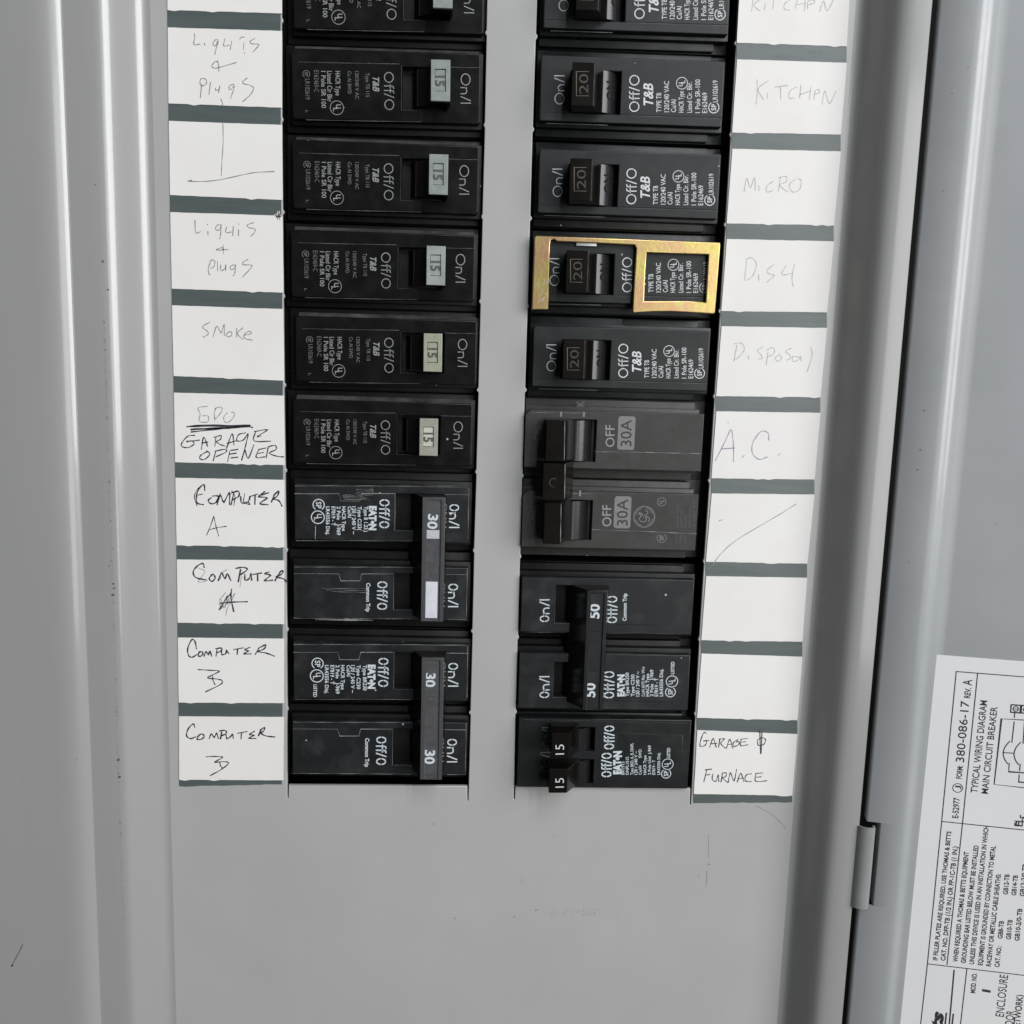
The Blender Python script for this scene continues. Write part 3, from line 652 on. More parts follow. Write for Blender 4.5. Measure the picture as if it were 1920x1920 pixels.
for card, dy, sc_, ox in ((8, 0, zd, 0), (9, 0, zd, 0)):
    if card == 8:
        S1 = [[(425, 562), (410, 490), (380, 480), (345, 560), (355, 620), (385, 635), (430, 610)], [(450, 585), (440, 622), (470, 622), (482, 590), (448, 585)], [(492, 627), (510, 585), (530, 612), (545, 580), (562, 628)], [(600, 627), (610, 560)], [(595, 558), (652, 553), (642, 582), (608, 592)],
              [(650, 578), (655, 612), (690, 600), (692, 573), (718, 605)], [(757, 566), (848, 550)], [(795, 560), (790, 612)], [(905, 545), (860, 568), (890, 578), (852, 602), (918, 605)], [(952, 612), (990, 548)], [(980, 555), (1048, 523), (1030, 562), (978, 582), (1060, 600), (1128, 626)]]
        S2 = [[(438, 746), (540, 752), (630, 760), (560, 798), (525, 822), (600, 830), (655, 845), (640, 880), (505, 947)], [(570, 800), (573, 840), (592, 882)]]
    else:
        S1 = [[(410, 1267), (395, 1235), (350, 1280), (335, 1340), (370, 1367), (420, 1350)], [(440, 1345), (430, 1372), (470, 1372), (495, 1345), (470, 1325), (438, 1345)], [(538, 1367), (560, 1325), (585, 1355), (605, 1320), (622, 1367)], [(640, 1372), (652, 1308)], [(628, 1300), (682, 1293), (692, 1320), (650, 1342)],
              [(690, 1333), (700, 1367), (730, 1350), (747, 1328), (757, 1367)], [(792, 1320), (882, 1303)], [(830, 1313), (825, 1372)], [(948, 1300), (903, 1330), (940, 1337), (898, 1362), (962, 1366)], [(982, 1344), (1005, 1288)], [(998, 1292), (1036, 1267), (1028, 1300), (994, 1320)], [(998, 1318), (1050, 1343), (1133, 1353)]]
        S2 = [[(510, 1530), (600, 1528), (660, 1534), (620, 1560), (588, 1580), (680, 1575), (712, 1592), (640, 1650), (548, 1700)], [(635, 1580), (640, 1610), (657, 1632)]]
    write(Ls, LC[card], S1, zd, 'pen', 2.1); write(Ls, LC[card], S2, zd, 'pen', 1.7)
ka = (1280, 0, 3); kb = (1280, 640, 3)
write(Rs, RC[0], [[(400, -40), (388, 65)], [(445, -10), (400, 28), (435, 62)], [(465, 20), (460, 55)], [(485, -5), (535, -14)], [(512, -8), (508, 52)], [(610, -5), (575, 20), (572, 50), (602, 58)], [(648, -12), (632, 50)], [(638, 28), (690, 18)], [(692, -15), (685, 62)], [(705, 28), (742, 15), (735, 0), (705, 8), (702, 50)], [(770, 68), (792, 5), (812, 62), (852, -8)]], ka, 'pencil_l', 1.35)
write(Rs, RC[1], [[(418, 448), (420, 520), (412, 587)], [(482, 453), (425, 500), (455, 562)], [(478, 520), (475, 557)], [(470, 492), (520, 488)][:0] or [(520, 490), (592, 480)], [(550, 490), (552, 558)], [(640, 490), (605, 510), (598, 550), (628, 552)], [(665, 478), (658, 552)], [(660, 532), (718, 512)], [(722, 488), (712, 562)], [(740, 532), (770, 520), (765, 503), (745, 515), (738, 560)], [(783, 587), (800, 513), (825, 582), (862, 513)]], ka, 'pencil_l', 1.35)
write(Rs, RC[2], [[(345, 1080), (360, 1003), (380, 1055), (405, 998), (408, 1072)], [(428, 1045), (430, 1072)], [(510, 1020), (475, 1045), (473, 1080), (507, 1072)], [(538, 1077), (550, 993)], [(538, 1000), (582, 993), (582, 1022), (545, 1042), (592, 1080)], [(632, 1008), (600, 1040), (618, 1080), (657, 1065), (667, 1018), (645, 1003)]], ka, 'pencil_l', 1.35)
write(Rs, RC[3], [[(360, 1465), (348, 1577)], [(353, 1460), (390, 1450), (415, 1490), (395, 1550), (362, 1578)], [(428, 1545), (428, 1577)], [(517, 1485), (475, 1520), (485, 1540), (515, 1550), (473, 1587)], [(582, 1493), (560, 1530), (565, 1547), (622, 1535)], [(630, 1483), (615, 1560), (622, 1612)]], ka, 'pencil_l', 1.35)
write(Rs, RC[4], [[(305, 20), (288, 112)], [(288, 15), (330, 10), (347, 45), (320, 85), (288, 107)], [(368, 80), (372, 100)], [(452, 33), (420, 50), (440, 75), (447, 95), (423, 102)], [(480, 60), (470, 132)], [(473, 50), (500, 35), (517, 50), (507, 75), (478, 87)], [(542, 75), (520, 95), (535, 112), (557, 95), (543, 73)], [(612, 38), (580, 55), (600, 75), (607, 95), (583, 107)], [(652, 88), (620, 85), (620, 112), (650, 105), (662, 83), (667, 112)], [(720, 33), (728, 80), (700, 172)]], kb, 'pencil_l', 1.25)
write(Rs, RC[5], [[(270, 495), (225, 590), (183, 672)], [(277, 500), (286, 590), (286, 677)], [(220, 605), (292, 600)], [(333, 657), (347, 640)], [(485, 557), (480, 515), (440, 508), (395, 570), (393, 630), (430, 664), (477, 650)], [(538, 642), (548, 630)], [(254, 454), (257, 460)]], kb, 'purple', 1.5)
write(Rs, RC[6], [[(637, 915), (560, 965), (440, 1035), (300, 1120), (220, 1190), (165, 1260), (142, 1285)], [(203, 1011), (222, 1003)]], kb, 'pencil', 1.15)
write(Rs, RC[9], [[(72, 370), (58, 365), (40, 410), (38, 440), (65, 435), (75, 410), (55, 412), (88, 408)], [(90, 447), (110, 398), (127, 447)], [(95, 427), (132, 425)], [(140, 447), (147, 398)], [(143, 402), (172, 400), (152, 425), (178, 452)], [(183, 452), (202, 403), (218, 452)], [(190, 432), (215, 428)],
 [(247, 403), (222, 420), (225, 442), (252, 430), (250, 412), (235, 420)], [(265, 400), (262, 437), (302, 432)], [(262, 402), (300, 397)], [(262, 418), (290, 415)], [(368, 353), (372, 482)], [(380, 363), (376, 482)], [(355, 410), (360, 435), (390, 430), (400, 405), (380, 393), (353, 407)],
 [(75, 570), (58, 637)], [(65, 572), (102, 567)], [(68, 600), (92, 597)], [(108, 593), (105, 625), (125, 634), (138, 600), (141, 637)], [(153, 640), (162, 588)], [(158, 590), (182, 588), (178, 610), (160, 615), (192, 642)], [(193, 642), (205, 588), (225, 632), (240, 568)], [(243, 640), (262, 590), (280, 637)], [(250, 620), (282, 617)],
 [(322, 593), (293, 600), (288, 632), (322, 637)], [(347, 590), (345, 634), (407, 632)], [(345, 592), (387, 588)], [(345, 612), (377, 610)]], A4, 'pen', 1.5)
mb = MB(); zo = (Ls.location.x / S, (Ls.location.z - H) / S)
q = P(523, 405)
for i in range(16): mb.ribbon([q + Vector((random.gauss(0, .6), random.gauss(0, .7))) for _ in range(3)], .22, .34)
tag(mb.build('torn_paper_scrap', M['paper'], Ls, org=zo), kind='stuff')

# ------------------------------------------------------------------ breakers
ZF = 1.5
def rot_of(TL, TR, BR, BL):
    """turn of a breaker face in the panel plane, from its long edges"""
    a = P(*TR, ZF) - P(*TL, ZF); b_ = P(*BR, ZF) - P(*BL, ZF)
    return (math.atan2(a.y, a.x) + math.atan2(b_.y, b_.x)) / 2
def cen(TL, TR, BR, BL):
    return (P(*TL, ZF) + P(*TR, ZF) + P(*BR, ZF) + P(*BL, ZF)) / 4

def base_mesh(mb, x0, x1, y0, y1, ext_l, ext_r, zs=-1.6, step=1.0):
    """body under the cover and the shoulder the raised face stands on"""
    yc = (y0 + y1) / 2
    mb.box(x0 - ext_l - 6, x1 + ext_r + 6, yc - 12.45, yc + 12.45, -38, -6.0, .4)
    mb.box(x0 - ext_l, x1 + ext_r, yc - 12.2, yc + 12.2, -7.0, -4.2, .5)
    mb.box(x0 - .9, x1 + .9, y0 - step, y1 + step, -5, zs, .35)

def handle_profile(pts, py): return [(XP(a, z, py), z) for a, z in pts]

# --- left column single pole breaker (white embossed 15 cap), modelled on the one beside GARAGE OPENER
f6 = ((550, 748), (886.7, 757.5), (883.5, 874), (553, 869))
o6 = cen(*f6); X0, X1, Y0, Y1 = prect(551, 752.5, 885, 871.5, ZF)
def left_breaker():
    rt = root('circuit_breaker', 'x', 'circuit breaker', (o6.x, o6.y), 'black single pole breakers in the left column')
    og = (o6.x, o6.y)
    mb = MB(); base_mesh(mb, X0, X1, Y0, Y1, 3, 3); mb.build('body', M['blk_base'], rt, og)
    hx0, hx1, hy0_, hy1_ = prect(746, 780, 825, 852, ZF)
    mb = MB(); mb.poly([(X0 + .6, Y0), (X1 - .6, Y0), (X1, Y0 + .6), (X1, Y1 - .6), (X1 - .6, Y1), (X0 + .9, Y1), (X0, Y1 - .9), (X0, Y0 + .6)], [[(hx0, hy0_), (hx1, hy0_), (hx1, hy1_), (hx0, hy1_)]], -2.4, ZF, .34, 3)
    ch = MB(); xe0, xe1 = X0 + .7, X1 - .5
    for k in range(24):
        xa_, xb_ = xe0 + (xe1 - xe0) * k / 24, xe0 + (xe1 - xe0) * (k + 1) / 24
        ch.add([(xa_, Y1 + .02, ZF - .28), (xb_, Y1 + .02, ZF - .28), (xb_, Y1 + 1.15, -.5), (xa_, Y1 + 1.15, -.5), (xa_, Y1 + 1.2, -1.4), (xb_, Y1 + 1.2, -1.4)], [(0, 1, 2, 3), (3, 2, 5, 4)])
    ch.add([(X1 + .02, Y0 + .9, ZF - .3), (X1 + .02, Y1 - .9, ZF - .3), (X1 - .22, Y1 - .9, ZF + .012), (X1 - .22, Y0 + .9, ZF + .012)], [(0, 1, 2, 3)])  # right end strip: the lit edge painted as a lighter line
    ch.build('upper_chamfer', M['dusty'], rt, og, smooth=False)
    mb.build('face', M['blk'], rt, og, ang=40)
    mb = MB()      # fine moulded lines and the dusty upper edge
    zl = ZF + .02
    for (xa, ya, xb, yb, wv, mm) in ((562, 771.5, 742, 774.5, .14, 0), (575, 869, 780, 872, .14, 0), (826, 779.5, 884, 780.5, .12, 0)):
        mb.ribbon([P(xa, ya, ZF), P((xa + xb) / 2, (ya + yb) / 2 + .3, ZF), P(xb, yb, ZF)], wv, zl, vary=.4)
    mb.build('moulding_line', M['edge'], rt, og, smooth=False)
    mb = MB(); mb.box(hx0 - .5, hx1 + .5, hy0_ - .5, hy1_ + .5, -4.1, -2.6); mb.build('switch_slot', M['void'], rt, og)
    # handle
    h = MB(); ya, yb = P(804, 854.4, 9.3).y, P(804, 784.6, 9.3).y
    pr = handle_profile([(757, -2.4), (757.5, .2), (760, 1.0), (766, 1.9), (774, 2.7), (780.5, 3.2), (784, 6.5), (786.2, 8.9), (787.2, 9.2), (820.5, 9.2), (821.5, 8.8), (822, -2.4)], 812)
    h.prism(pr, ya + .45, yb - .45)
    hd = h.build('handle', M['blk_h'], rt, og, ang=25)
    zc_ = 9.3; cx0, cx1, cy0, cy1 = prect(786.7, 784.6, 821, 854.4, zc_)
    cp = MB(); px = [(793.5, 800.3), (813, 800.3), (813, 838), (793.5, 838)]
    hole = [P(x, y, zc_) for x, y in px]
    cp.poly([(cx0, cy0), (cx1, cy0), (cx1, cy1), (cx0, cy1)], [[hole[3], hole[2], hole[1], hole[0]]], 8.6, 9.75, .14, 2)
    cap = cp.build('rating_cap', M['cap_beige'], rt, og, ang=40)
    cp = MB(); cp.box(hole[0].x + .08, hole[1].x - .08, hole[2].y + .08, hole[0].y - .08, 8.9, 9.42, .1, 1); cp.build('number_insert', M['cap_in'], rt, og)
    t = MB(); t.text('15', P(795, 811, 9.4), P(795, 828.5, 9.4), 16.5 * sc_at(795, 811, 9.4), 9.46, bold=.02)
    mv = t.v; t2 = MB()
    n = len(mv); t2.add([(x, y, 9.44) for x, y, z in mv] + [(x, y, 9.62) for x, y, z in mv], [])
    t2.f = [tuple(i + n for i in f) for f in t.f]
    t2.build('rating_number', mat('dark_number_recess', (0.07, 0.075, 0.06), .5) if 'numd' not in M else M['numd'], rt, og, smooth=False)
    # printing
    p = MB(); pword(p, 'On/I', (850.3, 791), (850.3, 841), 17.6, ZF, .085); pword(p, 'Off/O', (713.8, 788.9), (714.2, 852), 17.6, ZF, .085)
    p.build('switch_lettering', M['pr_m'], rt, og, smooth=False)
    p = MB(); ptext(p, 'T&B', (694, 796.5), (694, 821), 11, ZF, bold=.02, shear=.3); p.build('maker_logo', M['pr_m'], rt, og, smooth=False)
    p = MB()
    for st, x, ya_, yb_, cp_ in (('Type TB 115', 681.6, 789.8, 830.4, 6.3), ('120/240 V AC', 662.6, 786.7, 833.5, 6.3), ('Cu Al SWD', 649.4, 786.7, 825, 6.3)):
        ptext(p, st, (x, ya_), (x, yb_), cp_, ZF, bold=.004)
    for st, x, ya_, yb_, cp_ in (('E162469-C', 589.6, 785.6, 822, 8.3), ('LR102619', 573.6, 800, 834.6, 8), ('L', 573.6, 853, 857.5, 5)):
        ptext(p, st, (x, ya_), (x, yb_), cp_, ZF, bold=-.004)
    csa_mark(p, (575.8, 791.9), 6.6, ZF, DN)
    p.build('rating_print', M['pr_d'], rt, og, smooth=False)
    p = MB()
    for st, x, ya_, yb_, cp_ in (('HACR Type', 627.6, 786.7, 828, 8.4), ('Listed Cir Bkr', 613, 786.7, 838.7, 8.4), ('1 Pole SR 100', 602.2, 786.7, 849, 8)):
        ptext(p, st, (x, ya_), (x, yb_), cp_, ZF, bold=.006)
    ul_mark(p, (629.6, 848.7), 12.3, ZF, DN, .08)
    p.build('listing_print', M['pr_m'], rt, og, smooth=False)
    return rt
M['numd'] = mat('dark_moulded_number', (0.075, 0.08, 0.065), .5)
proto = left_breaker()
LB_INST = [
 (((552, -78), (909, -68), (901, 60), (554, 50)), 'cap_blue', 1.4, 'black breaker cut off by the top edge, in the left column'),
 (((547, 91.5), (903, 100), (899, 232), (550, 223)), 'cap_blue', 1.6, 'black breaker with blue-grey 15 cap, beside the upper Lights and Plugs label'),
 (((550, 259.5), (898, 273), (893, 402), (555, 394)), 'cap_blue', 1.35, 'black breaker with worn grey 15 cap, beside the label with a drawn arrow line'),
 (((545, 431), (890, 440.5), (888, 565.6), (553, 557)), 'cap_grey', 1.6, 'black breaker with pale grey 15 cap, beside the lower Lights and Plugs label'),
 (((554, 591.7), (892, 601), (890, 722), (563, 716.7)), 'cap_green', 0.0, 'black breaker with scratched greenish 15 cap, beside the Smoke label'),
 (f6, 'cap_beige', 0.0, 'black breaker with beige 15 cap, beside the Garage Opener label')]
th6 = rot_of(*f6)
for i, (f, cm, dx, lb) in enumerate(LB_INST):
    o = proto if i == 5 else dup(proto)
    q = cen(*f); place(o, q.x, q.y, 0, rot_of(*f) - th6); tag(o, lb)
    child(o, 'rating_cap').data = child(o, 'rating_cap').data.copy() if i != 5 else child(o, 'rating_cap').data
    child(o, 'rating_cap').data.materials[0] = M[cm]
    if i != 5:
        ni = child(o, 'number_insert'); ni.data = ni.data.copy(); ni.data.materials[0] = M[cm]
    for nm in ('handle', 'rating_cap', 'rating_number', 'number_insert'):
        c_ = child(o, nm); c_.location.x += dx * S

# --- right column single pole breaker (black 20 handle), modelled on the one beside Disposal
f5 = ((1001, 608), (1332.5, 622), (1326, 733), (997, 726))
o5 = cen(*f5); RX0, RX1, RY0, RY1 = prect(999, 615, 1329, 729.5, ZF)
def right_breaker():
    rt = root('circuit_breaker', 'x', 'circuit breaker', (o5.x, o5.y), 'black single pole breakers in the right column'); og = (o5.x, o5.y)
    mb = MB(); base_mesh(mb, RX0, RX1, RY0, RY1, 1.0, -2.5); mb.build('body', M['blk_r'], rt, og)
    hx0, hx1, ya, yb = prect(1054, 637.5, 1144, 711.5, ZF)
    mb = MB(); mb.poly([(RX0 + .4, RY0), (RX1 - .2, RY0), (RX1, RY0 + .2), (RX1, RY1 - .3), (RX1 - .3, RY1), (RX0 + .6, RY1), (RX0, RY1 - .6), (RX0, RY0 + .4)], [[(hx0, ya), (hx1, ya), (hx1, yb), (hx0, yb)]], -2.4, ZF, .3, 3)
    mb.build('face', M['blk_r'], rt, og, ang=40)
    mb = MB(); z_ = ZF + .02
    mb.ribbon([P(1002, 709.5, ZF), P(1053, 711, ZF)], .16, z_, smooth=False); mb.ribbon([P(1145, 713, ZF), P(1327, 717.5, ZF)], .2, z_, smooth=False)
    mb.build('label_seam', M['void'], rt, og, smooth=False)
    mb = MB(); mb.ribbon([P(1146, 715, ZF), P(1240, 717, ZF), P(1327, 719.3, ZF)], .12, z_, vary=.5); mb.ribbon([P(1010, 729, ZF), P(1120, 731.6, ZF)], .14, z_, vary=.5)
    mb.build('worn_and_lit_edge', M['edge'], rt, og, smooth=False)
    mb = MB(); mb.box(hx0 - .5, hx1 + .5, ya - .5, yb + .5, -4.1, -2.6); mb.build('switch_slot', M['void'], rt, og)
    cya, cyb = P(1076, 711, 9.0).y, P(1076, 636, 9.0).y
    h = MB(); pr = handle_profile([(1056, -2.4), (1055.4, 8.7), (1056, 9.0), (1095, 9.0), (1096, 8.6), (1111.5, 3.4), (1112, -2.4)], 673)
    h.prism(pr, cya, cyb, bev=.12)
    e_ = MB(); e_.ribbon([(XP(1095.6, 9, 673), cya + .25), (XP(1095.6, 9, 673), (cya + cyb) / 2), (XP(1095.6, 9, 673), cyb - .25)], .09, 9.03, vary=.4); e_.build('worn_and_lit_edge', M['edge'], rt, og, smooth=False)  # painted highlight along the handle's right top edge
    h.build('handle', M['blk_h'], rt, og, ang=25)
    h = MB(); pr = handle_profile([(1109, -2.4), (1109, 2.4), (1112, 2.6), (1117, 2.3), (1123, 1.7), (1129, .9), (1134, -.1), (1138, -1.2), (1141, -2.4)], 673)
    h.prism(pr, ya + .15, yb - .15); h.build('handle_drum', M['drum'], rt, og, ang=40)
    h = MB(); c4 = [P(x, y, 9) for x, y in ((1086, 652), (1063.8, 652), (1063.8, 693.8), (1086, 693.8))]
    h.ribbon(c4, .16, 9.04, smooth=False); h.build('number_frame', mat('worn_bronze_line', (.16, .125, .085), .5) if 'brz' not in M else M['brz'], rt, og, smooth=False)
    h = MB(); h.text('20', P(1085, 690, 9), P(1085, 656, 9), 16 * sc_at(1085, 690, 9), 9.04, bold=.0)
    h.build('rating_number', M['num20'], rt, og, smooth=False)
    h = MB(); h.text('ON', P(1133, 689, 1.2), P(1133, 656, 1.2), 14 * sc_at(1133, 690, 1.2), 0, bold=.02)
    xs = [(XP(a, z, 673), z) for a, z in [(1112, 2.6), (1117, 2.3), (1123, 1.7), (1129, .9), (1134, -.1), (1138, -1.2)]]
    def zat(x):
        for (a, za_), (b2, zb_) in zip(xs, xs[1:]):
            if x <= b2: return za_ + (zb_ - za_) * (x - a) / (b2 - a)
        return xs[-1][1]
    xm = XP(1117, 2.3, 673); xn_ = XP(1135, -.3, 673); h.v = [(x, y, 2.62 + (-.1 - 2.62) * (x - xm) / (xn_ - xm)) for x, y, z in h.v]; h.build('on_lettering', M['void'], rt, og, smooth=False)
    p = MB(); pword(p, 'On/I', (1043, 695.4), (1043, 646), 18.4, ZF, .09); pword(p, 'Off/O', (1177.6, 707.3), (1178, 644.8), 18.4, ZF, .1)
    p.build('switch_lettering', M['pr'], rt, og, smooth=False)
    p = MB(); ptext(p, 'T&B', (1202, 696.9), (1202, 658.5), 16.5, ZF, bold=.02, shear=.25); p.build('maker_logo', M['pr'], rt, og, smooth=False)
    p = MB()
    for st, x, a, b_ in (('TYPE TB', 1217, 708.3, 675), ('120/240 VAC', 1231, 708.3, 654.6), ('Cu/AI', 1243.5, 708.3, 686.5), ('HACR Type', 1257.3, 709, 671.9), ('Listed Cir. Bkr.', 1272.3, 709, 655.8), ('1 Pole SR-100', 1287, 709.4, 651.5), ('E162469', 1299.6, 709.4, 674), ('LR102619', 1318.6, 690.6, 653)):
        ptext(p, st, (x, a), (x, b_), 8.7, ZF, bold=.006)
    ul_mark(p, (1254.4, 658.3), 10.6, ZF, UP); csa_mark(p, (1311.7, 700), 10, ZF, UP)
    p.build('rating_print', M['pr'], rt, og, smooth=False)
    return rt
M['brz'] = mat('worn_bronze_line', (.10, .078, .05), .5); M['num20'] = mat('dark_bronze_number', (.024, .021, .017), .45)
proto = right_breaker(); th5 = rot_of(*f5)
RB_INST = [
 (((1021, -80), (1374, -62), (1365, 66), (1017, 57)), 'black breaker cut off by the top edge, in the right column'),
 (((1013.7, 97), (1360, 114), (1355, 240.8), (1010, 230.7)), 'black breaker with a 20 handle, beside the complete Kitchen label'),
 (((1011, 275.5), (1353, 291), (1346, 412), (1007, 401)), 'black breaker with a 20 handle, beside the Micro label'),
 (((1005, 445), (1343, 459), (1336, 573), (1001, 567)), 'black breaker under the brass lock bracket, beside the Dish label'),
 (f5, 'black breaker with a 20 handle, beside the Disposal label')]
for i, (f, lb) in enumerate(RB_INST):
    o = proto if i == 4 else dup(proto)
    q = cen(*f); place(o, q.x, q.y, 0, rot_of(*f) - th5); tag(o, lb)

# --- brass lock bracket
ZL = 3.4
br = root('lockout_bracket', 'brass coloured metal lock bracket clipped over one breaker beside the Dish label', 'lock bracket', (*P(1170, 515, ZL), ZL))
og = (*P(1170, 515, ZL), ZL)
def PL(l): return [P(x, y, ZL) for x, y in l]
outer = PL([(1002, 445), (1006, 441.5), (1350, 454.5), (1351, 458), (1341, 586), (1338, 588.5), (1300, 586.5), (1260, 584.2), (1225, 584.5), (1188, 587), (1186, 584), (1189, 530), (1193, 466), (1190, 459.5), (1110, 455.5), (1044, 452.8), (1039, 448.5), (1033, 450), (1031.5, 458), (1030, 520), (1028, 580), (997, 581), (999.5, 520)])
win = PL([(1213, 473), (1328.5, 477.5), (1323.5, 566.7), (1290, 564), (1208, 564.6), (1209.5, 520)])
mb = MB(); mb.poly(outer, [win], ZL - 1.3, ZL, .3, 2); mb.build('bracket_plate', M['brass'], br, og, ang=45)
mb = MB(); x0, x1, y0, y1 = prect(1003, 441, 1350, 446, ZL); a = P(1006, 441.5, ZL); b_ = P(1350, 454.5, ZL)
mb.add([(a.x, a.y, ZL - .4), (b_.x, b_.y, ZL - .4), (b_.x, b_.y + .1, ZL - 5), (a.x, a.y + .1, ZL - 5), (a.x, a.y - .9, ZL - .4), (b_.x, b_.y - .9, ZL - .4), (b_.x, b_.y - .9, ZL - 5), (a.x, a.y - .9, ZL - 5)],
       [(0, 3, 2, 1), (4, 5, 6, 7), (0, 1, 5, 4), (3, 7, 6, 2), (0, 4, 7, 3), (1, 2, 6, 5)]); mb.build('side_flange', M['brass'], br, og)
mb = MB(); a, b_ = P(1081, 455.5, ZL - .6), P(1119, 458.5, ZL - .6)
mb.box(a.x, b_.x, b_.y - .45, b_.y + .6, ZL - 2.2, ZL - .9, .1); mb.build('steel_tab', M['rawsteel'], br, og)
mb = MB()
for i in range(22):
    q = P(1005 + random.random() * 20, 530 + random.random() * 46, ZL); d = Vector((random.uniform(.2, .9), random.uniform(.5, 1.6)))
    mb.ribbon([q, q + d], .05 + random.random() * .05, ZL + .03, smooth=False)
mb.build('scratches', M['rawsteel'], br, og, smooth=False)

# --- two pole breakers with bar handles in the left column
def tie_bar(rt, og, l, r, t, b_, base_l, base_r, z, patches, texts, stick=None, pm='blk_in', dirn=DN):
    """bar handle across two poles: raised rim, sunken strip, number patches"""
    cy = (t + b_) / 2; xa, xb = XP(l, z, cy), XP(r, z, cy); y0 = P((l + r) / 2, b_, z).y; y1 = P((l + r) / 2, t, z).y
    mb = MB(); mb.prism([(XP(base_l, 1, cy), -2), (XP(base_l, 1, cy), .6), (xa, z - 1.0), (xa + .15, z - .7), (xb - .1, z - .7), (xb, z - 1.0), (XP(base_r, 1, cy), .6), (XP(base_r, 1, cy), -2)], y0 + .1, y1 - .1, taper=.0)
    mb.build('handle', M['blk_h'], rt, og, ang=25)
    rw = (xb - xa) * .21
    mb = MB(); mb.poly([(xa, y0), (xb, y0), (xb, y1), (xa, y1)], [[(xa + rw, y0 + .35), (xb - rw * .85, y0 + .35), (xb - rw * .85, y1 - .9), (xa + rw, y1 - .9)]], z - .9, z, .16, 2)
    mb.build('handle_rim', M['blk_t'], rt, og, ang=40)
    mb = MB(); mb.box(xa + rw - .1, xb - rw * .85 + .1, y0 + .3, y1 - .8, z - .9, z - .45); mb.build('handle_strip', M[pm], rt, og)
    for (pl, pt, pr_, pb, mname) in patches:
        x0, x1, yy0, yy1 = prect(pl, pt, pr_, pb, z); m_ = MB(); m_.box(x0, x1, yy0, yy1, z - .5, z - .12, .08, 1); m_.build('number_plate', M[mname], rt, og)
    for st, a, b2, cp_ in texts:
        m_ = MB(); ptext(m_, st, a, b2, cp_, z - .12, bold=.03); m_.build('rating_number', M['pr_e'], rt, og, smooth=False)
    if stick:
        x0, x1, yy0, yy1 = prect(*stick[0], z); m_ = MB(); m_.box(x0, x1, yy0, yy1, z - .5, z - .06, .05, 1); m_.build('sticker', M[stick[1]], rt, og)

def eaton_face(rt, og, q, slot, seam, mface='blk_e', ext=(2.5, 2.5), eup=1.3):
    """q = left, top, right, bottom of the raised face in the photo"""
    x0, x1, y0, y1 = prect(*q, ZF); hx0, hx1, ya, yb = prect(*slot, ZF)
    mb = MB(); base_mesh(mb, x0, x1, y0, y1, *ext, step=eup); mb.build('body', M['blk_base' if mface != 'blk_g' else 'blk_g'], rt, og)
    mb = MB(); mb.poly([(x0, y0), (x1, y0), (x1, y1), (x0, y1)], [[(hx0, ya), (hx1, ya), (hx1, yb), (hx0, yb)]], -2.4, ZF, .2, 2)
    mb.build('face', M[mface], rt, og, ang=40)
    mb = MB(); mb.box(hx0 - .5, hx1 + .5, ya - .5, yb + .5, -4.1, -2.6); mb.build('switch_slot', M['void'], rt, og)
    mb = MB()
    for s_ in seam:
        mb.ribbon([P(x, y, ZF) for x, y in s_], .13, ZF + .03, smooth=False, vary=.5)
    if seam: mb.build('label_edge', M['scr'], rt, og, smooth=False)
def rline(mb, a, b_, wd, n=14, j=.5):
    pts = [(a[0] + (b_[0] - a[0]) * k / n, a[1] + (b_[1] - a[1]) * k / n + random.uniform(-j, j) * .6) for k in range(n + 1)]
    mb.ribbon([P(x, y, ZF) for x, y in pts], wd, ZF + .035, smooth=False, vary=.6)
EL = [('Type BR230', 680.7, 1247, 1294.6), ('Type C230', 669, 1247, 1292), ('120 / 240 V ~', 658.2, 1247, 1299), ('Cu/Al', 650.2, 1247, 1268), ('HACR Type', 639.3, 1247, 1293), ('2 Pole   J-969', 629.6, 1247, 1300.8), ('E7819 - T', 619.7, 1247, 1283), ('LR43556 Disj.', 609.3, 1247, 1300.5)]
